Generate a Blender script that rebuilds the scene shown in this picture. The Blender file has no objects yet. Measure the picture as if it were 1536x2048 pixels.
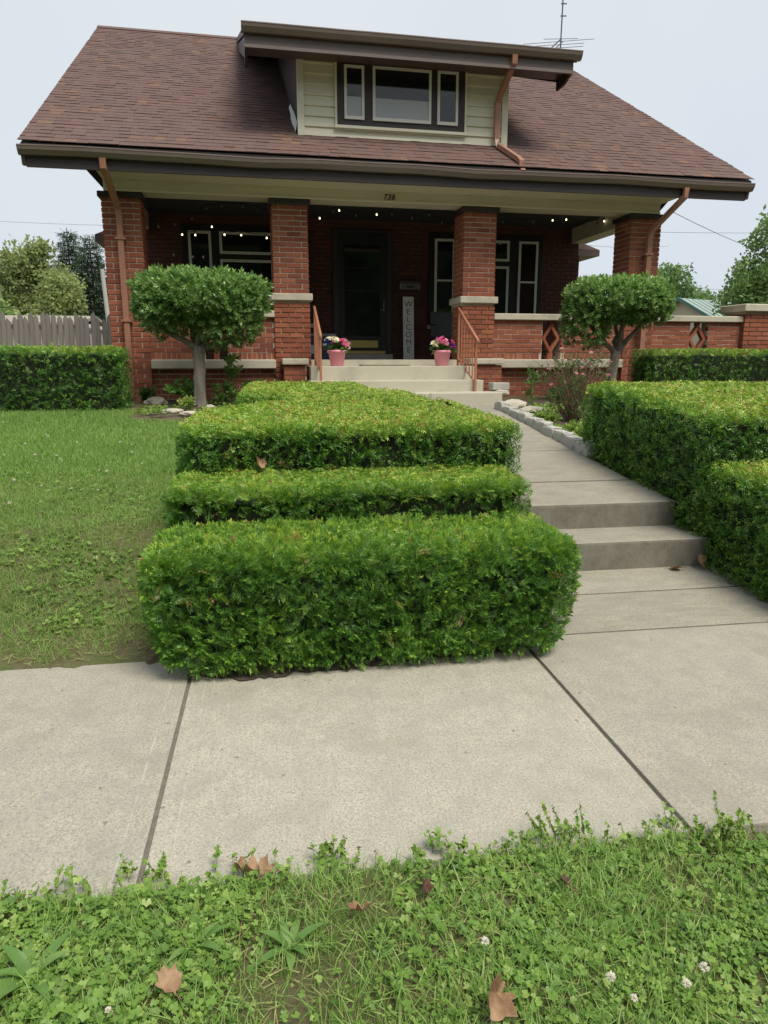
import bpy, bmesh, math, random
import numpy as np
from mathutils import Matrix, Vector

# ------------------------------------------------------------------ camera, sky, sun, exposure
S = bpy.context.scene
C = S.collection
R = math.radians
random.seed(7)
RNG = np.random.default_rng(11)

cam_d = bpy.data.cameras.new("camera")
cam = bpy.data.objects.new("camera", cam_d)
C.objects.link(cam)
cam.location = (0.0, 0.0, 1.5)
cam.rotation_euler = (R(90 - 12.238), 0, R(-8.918))
cam_d.sensor_width = 36.0
cam_d.lens = 1420 / 2048 * 36.0
cam_d.clip_start = 0.05
cam_d.clip_end = 1500
S.camera = cam

SUN_EL, SUN_AZ = R(60), R(152)          # azimuth measured from +Y towards +X
w = bpy.data.worlds.new("World")
S.world = w
w.use_nodes = True
nt = w.node_tree
nt.nodes.clear()
sky = nt.nodes.new("ShaderNodeTexSky")
sky.sky_type = 'NISHITA'
sky.sun_disc = False
sky.sun_elevation = SUN_EL
sky.sun_rotation = SUN_AZ
sky.dust_density = 4.0
tc = nt.nodes.new("ShaderNodeTexCoord")
cl = nt.nodes.new("ShaderNodeTexNoise")          # faint unevenness of the cloud deck
cl.inputs["Scale"].default_value = 1.6
cl.inputs["Detail"].default_value = 3
nt.links.new(tc.outputs["Generated"], cl.inputs["Vector"])
ramp = nt.nodes.new("ShaderNodeValToRGB")
ramp.color_ramp.elements[0].position = .3
ramp.color_ramp.elements[0].color = (.77, .86, .98, 1)
ramp.color_ramp.elements[1].position = .7
ramp.color_ramp.elements[1].color = (.91, .96, 1, 1)
nt.links.new(cl.outputs["Fac"], ramp.inputs["Fac"])
sc = nt.nodes.new("ShaderNodeVectorMath")
sc.operation = 'SCALE'
sc.inputs["Scale"].default_value = 5.25
nt.links.new(ramp.outputs["Color"], sc.inputs[0])
mx = nt.nodes.new("ShaderNodeMix")
mx.data_type = 'RGBA'
mx.inputs["Factor"].default_value = .94
nt.links.new(sky.outputs["Color"], mx.inputs["A"])
nt.links.new(sc.outputs["Vector"], mx.inputs["B"])
bg = nt.nodes.new("ShaderNodeBackground")
bg.inputs["Strength"].default_value = 0.1
nt.links.new(mx.outputs["Result"], bg.inputs["Color"])
wo = nt.nodes.new("ShaderNodeOutputWorld")
nt.links.new(bg.outputs["Background"], wo.inputs["Surface"])

sd = bpy.data.lights.new("sun", 'SUN')
sd.energy = 2.4
sd.angle = R(28)
sd.color = (1.0, .94, .82)
sun = bpy.data.objects.new("sun", sd)
C.objects.link(sun)
sun.rotation_euler = (R(90) - SUN_EL, 0, math.pi - SUN_AZ)
S.view_settings.view_transform = 'Standard'
S.view_settings.look = 'None'
S.view_settings.exposure = 0.72
S.view_settings.gamma = 1.0

# ------------------------------------------------------------------ helpers
def tag(o, label=None, cat=None, group=None, kind=None):
    if label: o["label"] = label
    if cat: o["category"] = cat
    if group: o["group"] = group
    if kind: o["kind"] = kind
    return o

def link(name, data, parent=None, loc=(0, 0, 0), rotz=0.0):
    o = bpy.data.objects.new(name, data)
    C.objects.link(o)
    o.parent = parent
    o.location = loc
    o.rotation_euler = (0, 0, rotz)
    return o

def empty(name, loc=(0, 0, 0), rotz=0.0, label=None, cat=None, group=None, kind=None):
    o = link(name, None, None, loc, rotz)
    o.empty_display_size = .1
    return tag(o, label, cat, group, kind)

def copy_tree(o, parent=None):
    c = o.copy()
    C.objects.link(c)
    c.parent = parent
    for ch in list(o.children):
        copy_tree(ch, c)
    return c

class MB:
    """collects faces; build() links them as one mesh object"""
    def __init__(self):
        self.v, self.f = [], []
    def add(self, vs, fs):
        n = len(self.v)
        self.v += [tuple(p) for p in vs]
        self.f += [tuple(i + n for i in f) for f in fs]
        return self
    def box(self, x0, x1, y0, y1, z0, z1, m=None):
        vs = [(x0, y0, z0), (x1, y0, z0), (x1, y1, z0), (x0, y1, z0), (x0, y0, z1), (x1, y0, z1), (x1, y1, z1), (x0, y1, z1)]
        if m is not None: vs = [m @ Vector(p) for p in vs]
        return self.add(vs, [(0, 3, 2, 1), (4, 5, 6, 7), (0, 1, 5, 4), (1, 2, 6, 5), (2, 3, 7, 6), (3, 0, 4, 7)])
    def prism(self, poly, axis, a, b):
        """poly: 2D points; axis 'x': (y,z) extruded x a..b ; 'y': (x,z) ; 'z': (x,y)"""
        def P(p, t):
            return (t, p[0], p[1]) if axis == 'x' else (p[0], t, p[1]) if axis == 'y' else (p[0], p[1], t)
        n = len(poly)
        vs = [P(p, a) for p in poly] + [P(p, b) for p in poly]
        fs = [tuple(range(n)), tuple(range(2 * n - 1, n - 1, -1))] + [(i, i + n, (i + 1) % n + n, (i + 1) % n) for i in range(n)]
        return self.add(vs, fs)
    def tube(self, path, r, n=8, sx=1.0, sy=1.0, cap=True):
        path = [Vector(p) for p in path]
        rs = r if isinstance(r, (list, tuple)) else [r] * len(path)
        rings = []
        for i, p in enumerate(path):
            d = (path[min(i + 1, len(path) - 1)] - path[max(i - 1, 0)]).normalized()
            ref = Vector((0, 0, 1)) if abs(d.z) < .9 else Vector((0, 1, 0))
            a = d.cross(ref).normalized()
            b = d.cross(a).normalized()
            rings.append([p + a * math.cos(2 * math.pi * k / n + math.pi / n) * rs[i] * sx + b * math.sin(2 * math.pi * k / n + math.pi / n) * rs[i] * sy for k in range(n)])
        vs = [q for ring in rings for q in ring]
        fs = [(i * n + k, i * n + (k + 1) % n, (i + 1) * n + (k + 1) % n, (i + 1) * n + k) for i in range(len(path) - 1) for k in range(n)]
        if cap: fs += [tuple(range(n - 1, -1, -1)), tuple(range((len(path) - 1) * n, len(path) * n))]
        return self.add(vs, fs)
    def lathe(self, prof, c=(0, 0, 0), n=24):
        vs, fs = [], []
        for r, z in prof:
            vs += [(c[0] + r * math.cos(2 * math.pi * k / n), c[1] + r * math.sin(2 * math.pi * k / n), c[2] + z) for k in range(n)]
        for i in range(len(prof) - 1):
            fs += [(i * n + k, i * n + (k + 1) % n, (i + 1) * n + (k + 1) % n, (i + 1) * n + k) for k in range(n)]
        return self.add(vs, fs)
    def mesh(self, name, mat, bevel=0, smooth=False, seg=1):
        me = bpy.data.meshes.new(name)
        me.from_pydata(self.v, [], self.f)
        bm = bmesh.new()
        bm.from_mesh(me)
        bmesh.ops.recalc_face_normals(bm, faces=bm.faces)
        if bevel:
            bmesh.ops.bevel(bm, geom=list(bm.edges), offset=bevel, segments=seg, affect='EDGES', profile=.7)
        bm.to_mesh(me)
        bm.free()
        if smooth:
            me.polygons.foreach_set("use_smooth", [True] * len(me.polygons))
        me.materials.append(mat)
        return me
    def build(self, name, mat, parent=None, loc=(0, 0, 0), rotz=0.0, bevel=0, smooth=False, seg=1):
        return link(name, self.mesh(name, mat, bevel, smooth, seg), parent, loc, rotz)

def npmesh(name, V, F, mat, tint=None, smooth=False):
    """V (n,3) F (m,k) arrays"""
    me = bpy.data.meshes.new(name)
    V = np.ascontiguousarray(V, dtype=np.float32)
    F = np.ascontiguousarray(F, dtype=np.int32)
    k = F.shape[1]
    me.vertices.add(len(V))
    me.vertices.foreach_set("co", V.ravel())
    me.loops.add(F.size)
    me.loops.foreach_set("vertex_index", F.ravel())
    me.polygons.add(len(F))
    me.polygons.foreach_set("loop_start", np.arange(0, F.size, k, dtype=np.int32))
    me.polygons.foreach_set("loop_total", np.full(len(F), k, dtype=np.int32))
    if smooth:
        me.polygons.foreach_set("use_smooth", np.ones(len(F), dtype=bool))
    me.update(calc_edges=True)
    if tint is not None:
        at = me.attributes.new("tint", 'FLOAT', 'POINT')
        at.data.foreach_set("value", np.ascontiguousarray(tint, dtype=np.float32))
    me.materials.append(mat)
    return me

def unit(a):
    return a / np.maximum(np.linalg.norm(a, axis=-1, keepdims=True), 1e-9)

def frames(axis, rng, roll=None):
    """rotation matrices whose local Z is axis and local X random around it"""
    n = len(axis)
    z = unit(axis)
    t = rng.normal(size=(n, 3)) if roll is None else roll
    x = unit(t - (t * z).sum(1, keepdims=True) * z)
    y = np.cross(z, x)
    return np.stack([x, y, z], axis=2)

def scatter_arrays(temps, pos, rot, scale, tint, rng=RNG):
    pick = rng.integers(0, len(temps), len(pos))
    Vs, Fs, Ts, off = [], [], [], 0
    for i, (tv, tf, tt) in enumerate(temps):
        m = pick == i
        n = int(m.sum())
        if not n: continue
        s = scale[m]
        s = s[:, None, None] if s.ndim == 1 else s[:, None, :]
        P = np.einsum('nij,nkj->nki', rot[m], tv[None] * s) + pos[m][:, None, :]
        Vs.append(P.reshape(-1, 3))
        Fs.append((tf[None] + (np.arange(n) * len(tv))[:, None, None] + off).reshape(-1, tf.shape[1]))
        Ts.append((tint[m][:, None] + tt[None]).ravel())
        off += n * len(tv)
    return np.concatenate(Vs), np.concatenate(Fs), np.concatenate(Ts)
def scatter(name, temps, pos, rot, scale, tint, mat, parent=None, rng=RNG, loc=(0, 0, 0)):
    """many copies of small templates joined into one mesh. temps: list of (V, F, tv)"""
    V_, F_, T_ = scatter_arrays(temps, pos, rot, scale, tint, rng)
    return link(name, npmesh(name, V_, F_, mat, T_), parent, loc)

def vnoise(p, s, seed=0):
    """cheap smooth 3D noise in -1..1"""
    r = np.random.default_rng(seed)
    out = np.zeros(len(p))
    for k in range(6):
        d = r.normal(size=3)
        out += np.sin(p @ (d * s * (1 + .35 * k)) + r.uniform(0, 6.28)) / (1 + .35 * k)
    return out / 3.0

# ------------------------------------------------------------------ materials
def newmat(name):
    m = bpy.data.materials.new(name)
    m.use_nodes = True
    t = m.node_tree
    b = t.nodes["Principled BSDF"]
    return m, t, b

def N(t, kind, **kw):
    n = t.nodes.new(kind)
    for k, v in kw.items():
        if k in n.inputs: n.inputs[k].default_value = v
        else: setattr(n, k, v)
    return n

def rampn(t, stops, src):
    r = t.nodes.new("ShaderNodeValToRGB")
    e = r.color_ramp.elements
    while len(e) < len(stops): e.new(.5)
    for i, (p, c) in enumerate(stops):
        e[i].position = p
        e[i].color = (*c, 1)
    t.links.new(src, r.inputs["Fac"])
    return r

def mixc(t, fac, a, b, mode='MIX'):
    m = t.nodes.new("ShaderNodeMix")
    m.data_type = 'RGBA'
    m.blend_type = mode
    for s, v in (("Factor", fac), ("A", a), ("B", b)):
        if hasattr(v, "is_output"): t.links.new(v, m.inputs[s])
        elif s == "Factor": m.inputs[s].default_value = v
        else: m.inputs[s].default_value = (*v, 1)
    return m.outputs["Result"]

def mathn(t, op, a, b=None, c=None):
    n = t.nodes.new("ShaderNodeMath")
    n.operation = op
    for i, v in enumerate((a, b, c)):
        if v is None: continue
        if hasattr(v, "is_output"): t.links.new(v, n.inputs[i])
        else: n.inputs[i].default_value = v
    return n.outputs[0]

def bump(t, b, h, dist=.003, strength=.6):
    n = N(t, "ShaderNodeBump", Strength=strength, Distance=dist)
    t.links.new(h, n.inputs["Height"])
    t.links.new(n.outputs["Normal"], b.inputs["Normal"])
    return n

def objco(t, scale=(1, 1, 1)):
    c = t.nodes.new("ShaderNodeTexCoord")
    mp = t.nodes.new("ShaderNodeMapping")
    mp.inputs["Scale"].default_value = scale
    t.links.new(c.outputs["Object"], mp.inputs["Vector"])
    return mp.outputs["Vector"]

def noise(t, vec, scale, detail=3, rough=.55):
    n = N(t, "ShaderNodeTexNoise", Scale=scale, Detail=detail, Roughness=rough)
    t.links.new(vec, n.inputs["Vector"])
    return n.outputs["Fac"]

def plain(name, col, rough=.6, var=.12, scale=6, metal=0.0, bmp=.0, spec=.5, mscale=(1, 1, 1), dirt=None, dscale=2.5):
    m, t, b = newmat(name)
    v = objco(t, mscale)
    f = noise(t, v, scale, 4)
    c = mixc(t, f, tuple(max(0, x * (1 - var)) for x in col), tuple(min(1, x * (1 + var)) for x in col))
    if dirt:
        d = rampn(t, [(.5, (0, 0, 0)), (.72, (1, 1, 1))], noise(t, v, dscale, 6, .65))
        c = mixc(t, mathn(t, 'MULTIPLY', d.outputs["Color"], .55), c, dirt)
    t.links.new(c, b.inputs["Base Color"])
    b.inputs["Roughness"].default_value = rough
    b.inputs["Metallic"].default_value = metal
    b.inputs["Specular IOR Level"].default_value = spec
    if bmp: bump(t, b, noise(t, v, scale * 12, 3), bmp)
    return m

def foliage(name, stops, trans=.3, rough=.45, spec=.35):
    """colour from the tint attribute; thin leaves let some light through"""
    m, t, b = newmat(name)
    a = N(t, "ShaderNodeAttribute", attribute_name="tint")
    r = rampn(t, stops, a.outputs["Fac"])
    t.links.new(r.outputs["Color"], b.inputs["Base Color"])
    b.inputs["Roughness"].default_value = rough
    b.inputs["Specular IOR Level"].default_value = spec
    tr = t.nodes.new("ShaderNodeBsdfTranslucent")
    h = N(t, "ShaderNodeHueSaturation", Saturation=1.1, Value=1.25)
    t.links.new(r.outputs["Color"], h.inputs["Color"])
    t.links.new(h.outputs["Color"], tr.inputs["Color"])
    ms = N(t, "ShaderNodeMixShader", Fac=trans)
    t.links.new(b.outputs[0], ms.inputs[1])
    t.links.new(tr.outputs[0], ms.inputs[2])
    t.links.new(ms.outputs[0], t.nodes["Material Output"].inputs["Surface"])
    return m

M = {}
def mk_brick(name, stops):
    m, t, b = newmat(name)
    oi = t.nodes.new("ShaderNodeObjectInfo")
    ge = t.nodes.new("ShaderNodeNewGeometry")
    rnd = mathn(t, 'FRACT', mathn(t, 'ADD', mathn(t, 'MULTIPLY', oi.outputs["Random"], 7.13), ge.outputs["Random Per Island"]))
    r = rampn(t, stops, rnd)
    tcn = t.nodes.new("ShaderNodeTexCoord")
    v = ge.outputs["Position"]
    f = noise(t, v, 28, 5, .65)
    c = mixc(t, mathn(t, 'MULTIPLY', f, .32), r.outputs["Color"], (.11, .04, .028))
    st = rampn(t, [(.55, (0, 0, 0)), (.75, (1, 1, 1))], noise(t, v, 1.7, 5, .6))
    c = mixc(t, mathn(t, 'MULTIPLY', st.outputs["Color"], .35), c, (.07, .04, .035))
    t.links.new(c, b.inputs["Base Color"])
    b.inputs["Roughness"].default_value = .8
    b.inputs["Specular IOR Level"].default_value = .25
    bump(t, b, noise(t, v, 160, 3), .003, .7)
    return m
M['brick'] = mk_brick("red_brick", [(0, (.25, .075, .042)), (.3, (.34, .108, .06)), (.55, (.295, .092, .053)), (.8, (.4, .142, .076)), (1, (.2, .062, .042))])
M['brick_shaded'] = mk_brick("shaded_brown_brick", [(0, (.1, .045, .036)), (.5, (.135, .056, .043)), (1, (.085, .042, .036))])  # browner brick with the porch shade darkened into its colour
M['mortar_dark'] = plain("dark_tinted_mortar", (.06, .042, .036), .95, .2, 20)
M['mortar'] = plain("mortar", (.56, .47, .38), .95, .15, 20, bmp=.003, dirt=(.34, .24, .18), dscale=3)
M['limestone'] = plain("limestone_cap", (.5, .46, .36), .85, .1, 9, bmp=.002, dirt=(.26, .23, .17), dscale=3.5)
M['step_conc'] = plain("painted_step_concrete", (.46, .43, .34), .85, .1, 5, bmp=.002, dirt=(.28, .25, .2), dscale=2)
M['dark_trim'] = plain("dark_brown_paint", (.035, .026, .026), .5, .15, 8)
M['brown_trim'] = plain("brown_paint", (.1, .073, .065), .45, .15, 8, spec=.5)
M['gutter'] = plain("brown_gutter_metal", (.17, .13, .115), .32, .15, 3, spec=.7, mscale=(1, 6, 6), dirt=(.2, .17, .15), dscale=2)
M['spout'] = plain("copper_brown_downspout", (.33, .155, .1), .42, .14, 5, spec=.6, mscale=(3, 3, .6), dirt=(.22, .12, .09), dscale=2)
M['siding'] = plain("cream_siding", (.68, .66, .52), .55, .04, 3, mscale=(.6, 1, 3), dirt=(.56, .53, .41), dscale=1.5)
M['beam'] = plain("cream_beam_paint", (.6, .565, .44), .55, .05, 3, mscale=(.5, 1, 3), dirt=(.45, .41, .31), dscale=1.2)
M['sash'] = plain("pale_sash_paint", (.66, .66, .6), .5, .06, 8)
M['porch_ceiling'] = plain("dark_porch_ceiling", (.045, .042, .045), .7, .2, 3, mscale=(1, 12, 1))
M['rail'] = plain("rust_brown_rail_paint", (.36, .15, .085), .5, .18, 14)
M['black_door'] = plain("black_door_paint", (.012, .013, .015), .35, .2, 6)
M['brass'] = plain("brass_plate", (.5, .4, .16), .35, .15, 6, metal=.7)
M['pot'] = plain("pink_plastic_pot", (.74, .27, .35), .45, .08, 5)
M['soil'] = plain("dark_soil", (.06, .042, .03), .95, .4, 30, bmp=.01)
M['mulch'] = plain("flowerbed_soil", (.075, .055, .04), .95, .45, 22, bmp=.015)
M['joint'] = plain("gritty_joint_filler", (.17, .15, .12), 1, .5, 45, bmp=.006)
M['dark_floor'] = plain("darkened_porch_floor", (.11, .11, .1), .6, .15, 4, dirt=(.16, .15, .13))  # floor colour darkened to cut light bounced onto the porch wall
M['mat'] = plain("worn_doormat", (.22, .2, .13), .95, .3, 40, bmp=.004)
M['sign_white'] = plain("weathered_white_board", (.78, .78, .74), .7, .1, 10, mscale=(4, 4, .8), dirt=(.4, .39, .36), dscale=3)
M['letter'] = plain("grey_lettering", (.12, .12, .12), .7, .1, 10)
M['number'] = plain("black_number_metal", (.015, .015, .015), .4, .1, 10)
M['box_metal'] = plain("grey_mailbox_metal", (.16, .16, .165), .4, .1, 7, metal=.4)
M['blue_bin'] = plain("navy_plastic", (.02, .045, .085), .45, .15, 4)
M['grey_lid'] = plain("grey_plastic_lid", (.2, .21, .23), .5, .1, 4)
M['dark_metal'] = plain("dark_metal", (.03, .03, .033), .45, .15, 6)
M['steel'] = plain("weathered_aluminium", (.11, .115, .125), .45, .15, 6, metal=.5)
M['wire'] = plain("black_wire", (.02, .02, .02), .6, .1, 4)
M['rock'] = plain("pale_limestone_rock", (.48, .44, .36), .95, .25, 7, bmp=.012, dirt=(.25, .22, .17), dscale=4)
M['block'] = plain("grey_concrete_block", (.42, .41, .37), .95, .15, 9, bmp=.006, dirt=(.25, .23, .2), dscale=5)
M['pole'] = plain("weathered_pole_wood", (.42, .41, .38), .9, .15, 5, mscale=(8, 8, .5))
M['green_roof'] = plain("green_metal_roof", (.27, .345, .305), .45, .05, 3, spec=.5)
M['green_trim'] = plain("green_trim_paint", (.08, .16, .14), .5, .1, 3)
M['beige_wall'] = plain("beige_wall_paint", (.58, .52, .4), .7, .05, 4)
M['tan_roof'] = plain("tan_shingle_roof", (.3, .27, .22), .9, .15, 30, bmp=.01)
M['flash'] = plain("white_flashing_membrane", (.62, .63, .6), .5, .1, 6)
M['concrete_pale'] = plain("pale_concrete", (.4, .37, .3), .9, .1, 7)
M['house_side'] = plain("brick_side_wall", (.22, .07, .05), .9, .2, 14)

def mk_glass(name, col=(.012, .014, .016), rough=.06):
    m, t, b = newmat(name)
    b.inputs["Base Color"].default_value = (*col, 1)
    b.inputs["Roughness"].default_value = rough
    b.inputs["Specular IOR Level"].default_value = .6
    v = objco(t)
    bump(t, b, noise(t, v, 1.5, 2), .01, .12)
    return m
M['glass'] = mk_glass("dark_window_glass")
M['pale_panel'] = plain("pale_grey_panel", (.4, .43, .46), .7, .06, 3)
def mk_bulb(name, e):
    m, t, b = newmat(name)
    b.inputs["Base Color"].default_value = (.5, .48, .42, 1)
    b.inputs["Roughness"].default_value = .2
    if e:
        b.inputs["Emission Color"].default_value = (1, .78, .48, 1)
        b.inputs["Emission Strength"].default_value = e
    else:
        b.inputs["Base Color"].default_value = (.16, .17, .18, 1)
    return m
M['bulb_on'] = mk_bulb("lit_bulb", 2.2)
M['bulb_off'] = mk_bulb("unlit_bulb", 0)

def mk_shingle():
    m, t, b = newmat("asphalt_shingle")
    oi = t.nodes.new("ShaderNodeObjectInfo")
    ge = t.nodes.new("ShaderNodeNewGeometry")
    rnd = mathn(t, 'FRACT', mathn(t, 'ADD', mathn(t, 'MULTIPLY', oi.outputs["Random"], 5.7), ge.outputs["Random Per Island"]))
    r = rampn(t, [(0, (.118, .07, .06)), (.25, (.145, .084, .07)), (.5, (.128, .078, .068)), (.75, (.158, .09, .072)), (.93, (.136, .082, .07)), (.98, (.215, .115, .07)), (1, (.102, .068, .064))], rnd)
    v = ge.outputs["Position"]
    c = mixc(t, mathn(t, 'MULTIPLY', noise(t, v, 90, 3, .8), .45), r.outputs["Color"], (.09, .065, .06))
    st = rampn(t, [(.4, (0, 0, 0)), (.7, (1, 1, 1))], noise(t, v, .7, 4, .6))
    c = mixc(t, mathn(t, 'MULTIPLY', st.outputs["Color"], .3), c, (.12, .09, .085))
    t.links.new(c, b.inputs["Base Color"])
    b.inputs["Roughness"].default_value = .9
    b.inputs["Specular IOR Level"].default_value = .3
    bump(t, b, noise(t, v, 300, 2), .003, .6)
    return m
M['shingle'] = mk_shingle()

def mk_concrete(name, a, bcol, grooves=False, stain=(.2, .18, .14), stain_amt=.4, riser_shade_grime=False):
    m, t, b = newmat(name)
    tcn = t.nodes.new("ShaderNodeTexCoord")
    ge = t.nodes.new("ShaderNodeNewGeometry")
    v = ge.outputs["Position"]
    ob = tcn.outputs["Object"]
    big = noise(t, v, 1.3, 5, .6)
    c = mixc(t, big, a, bcol)
    mid = rampn(t, [(.38, (0, 0, 0)), (.62, (1, 1, 1))], noise(t, v, 9, 6, .7))
    c = mixc(t, mathn(t, 'MULTIPLY', mid.outputs["Color"], .2), c, (.5, .47, .39))
    # fine sand and aggregate
    fine = noise(t, v, 120, 5, .85)
    fr = rampn(t, [(.36, (.3, .3, .31)), (.5, (.95, .95, .95)), (.64, (1.3, 1.26, 1.18))], fine)
    c = mixc(t, .9, c, fr.outputs["Color"], 'MULTIPLY')
    vo = N(t, "ShaderNodeTexVoronoi", Scale=130)
    t.links.new(v, vo.inputs["Vector"])
    pb = rampn(t, [(.02, (1, 1, 1)), (.14, (0, 0, 0))], vo.outputs["Distance"])
    lt = mathn(t, 'MULTIPLY', pb.outputs["Color"], mathn(t, 'GREATER_THAN', noise(t, v, 40, 2), .56))
    c = mixc(t, mathn(t, 'MULTIPLY', lt, .5), c, (.66, .63, .56))
    vo2 = N(t, "ShaderNodeTexVoronoi", Scale=17, Randomness=1)
    t.links.new(v, vo2.inputs["Vector"])
    sep = t.nodes.new("ShaderNodeSeparateColor")
    t.links.new(vo2.outputs["Color"], sep.inputs["Color"])
    pit = mathn(t, 'MULTIPLY', mathn(t, 'LESS_THAN', mathn(t, 'ADD', vo2.outputs["Distance"], mathn(t, 'MULTIPLY', fine, .12)), .2), mathn(t, 'GREATER_THAN', sep.outputs["Red"], .93))
    c = mixc(t, mathn(t, 'MULTIPLY', pit, .75), c, (.14, .12, .1))
    st = rampn(t, [(.5, (0, 0, 0)), (.72, (1, 1, 1))], noise(t, v, 2.2, 7, .68))
    c = mixc(t, mathn(t, 'MULTIPLY', st.outputs["Color"], stain_amt), c, stain)
    if riser_shade_grime:  # riser shade and noisy grime mixed into faces not turned up; streaks everywhere
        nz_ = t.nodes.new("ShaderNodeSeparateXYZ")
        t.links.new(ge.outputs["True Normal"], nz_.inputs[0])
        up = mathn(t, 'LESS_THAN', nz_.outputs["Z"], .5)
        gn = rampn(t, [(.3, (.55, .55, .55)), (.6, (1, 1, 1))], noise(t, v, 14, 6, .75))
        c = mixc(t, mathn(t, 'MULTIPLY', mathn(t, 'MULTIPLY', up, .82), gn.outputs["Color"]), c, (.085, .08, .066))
        mp2 = t.nodes.new("ShaderNodeMapping")
        mp2.inputs["Scale"].default_value = (2.2, 9, 4)
        t.links.new(v, mp2.inputs["Vector"])
        stk = rampn(t, [(.42, (0, 0, 0)), (.68, (1, 1, 1))], noise(t, mp2.outputs["Vector"], 1.6, 7, .7))
        c = mixc(t, mathn(t, 'MULTIPLY', stk.outputs["Color"], .5), c, (.17, .16, .135))
    pt = rampn(t, [(.4, (0, 0, 0)), (.62, (1, 1, 1))], noise(t, v, 6.5, 7, .72))
    c = mixc(t, mathn(t, 'MULTIPLY', pt.outputs["Color"], .5), c, (.29, .28, .24))
    oi_ = t.nodes.new("ShaderNodeObjectInfo")
    hs = N(t, "ShaderNodeHueSaturation")
    t.links.new(mathn(t, 'ADD', mathn(t, 'MULTIPLY', oi_.outputs["Random"], .16), .9), hs.inputs["Value"])
    t.links.new(c, hs.inputs["Color"])
    c = hs.outputs["Color"]
    # broom marks run across the walk
    mp = t.nodes.new("ShaderNodeMapping")
    mp.inputs["Scale"].default_value = (110, 4, 4)
    t.links.new(v, mp.inputs["Vector"])
    br = noise(t, mp.outputs["Vector"], 1.0, 3, .6)
    c = mixc(t, mathn(t, 'MULTIPLY', br, .4), c, tuple(x * .62 for x in a))
    h = mathn(t, 'ADD', mathn(t, 'MULTIPLY', br, .6), mathn(t, 'MULTIPLY', fine, .8))
    if grooves:
        sx = t.nodes.new("ShaderNodeSeparateXYZ")
        t.links.new(ob, sx.inputs[0])
        d = mathn(t, 'ABSOLUTE', mathn(t, 'SUBTRACT', mathn(t, 'ABSOLUTE', sx.outputs["X"]), .785))
        g = mathn(t, 'LESS_THAN', d, .003)
        c = mixc(t, mathn(t, 'MULTIPLY', g, mathn(t, 'MULTIPLY', mid.outputs["Color"], .5)), c, (.56, .53, .46))
        h = mathn(t, 'ADD', h, mathn(t, 'MULTIPLY', g, 1.2))
        edge = mathn(t, 'GREATER_THAN', mathn(t, 'ABSOLUTE', sx.outputs["X"]), .785)
        h = mathn(t, 'SUBTRACT', h, mathn(t, 'MULTIPLY', edge, .3))
    t.links.new(c, b.inputs["Base Color"])
    b.inputs["Roughness"].default_value = .92
    b.inputs["Specular IOR Level"].default_value = .25
    bump(t, b, h, .004, .75)
    return m
M['sidewalk'] = mk_concrete("sidewalk_concrete", (.405, .378, .31), (.48, .448, .368), True, (.25, .225, .165), .6)
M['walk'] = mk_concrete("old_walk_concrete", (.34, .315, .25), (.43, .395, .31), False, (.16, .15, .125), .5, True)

def mk_ground():
    m, t, b = newmat("lawn_soil")
    ge = t.nodes.new("ShaderNodeNewGeometry")
    v = ge.outputs["Position"]
    n1 = rampn(t, [(.35, (.15, .12, .075)), (.5, (.19, .175, .09)), (.65, (.13, .18, .06))], noise(t, v, 5, 6, .7))
    c = mixc(t, mathn(t, 'MULTIPLY', noise(t, v, 60, 4, .8), .7), n1.outputs["Color"], (.05, .038, .025))
    t.links.new(c, b.inputs["Base Color"])
    b.inputs["Roughness"].default_value = 1
    b.inputs["Specular IOR Level"].default_value = .1
    bump(t, b, noise(t, v, 70, 5, .7), .02, .8)
    return m
M['ground'] = mk_ground()

def mk_wood(name, a, bcol, bd=.004):
    m, t, b = newmat(name)
    oi = t.nodes.new("ShaderNodeObjectInfo")
    v = objco(t, (14, 14, 1.1))
    f = noise(t, v, 3, 6, .7)
    c = mixc(t, f, a, bcol)
    c = mixc(t, mathn(t, 'MULTIPLY', oi.outputs["Random"], .45), c, tuple(x * .45 for x in a))
    st = rampn(t, [(.5, (0, 0, 0)), (.65, (1, 1, 1))], noise(t, objco(t, (6, 6, .5)), 2.2, 5, .6))
    c = mixc(t, mathn(t, 'MULTIPLY', st.outputs["Color"], .6), c, (.06, .055, .05))
    t.links.new(c, b.inputs["Base Color"])
    b.inputs["Roughness"].default_value = .95
    bump(t, b, f, bd, .8)
    return m
M['fence'] = mk_wood("weathered_fence_wood", (.2, .185, .165), (.33, .31, .28))
M['bark'] = mk_wood("grey_bark", (.12, .1, .078), (.38, .345, .29), .02)
M['bark_dark'] = mk_wood("dark_bark", (.07, .055, .04), (.13, .1, .075))
M['twig'] = plain("red_brown_twig", (.17, .085, .06), .8, .25, 9)
M['stem'] = plain("green_stem", (.12, .17, .05), .6, .2, 9)
M['core'] = plain("hedge_inner_twigs", (.016, .024, .01), 1, .5, 40, bmp=.03)

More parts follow.
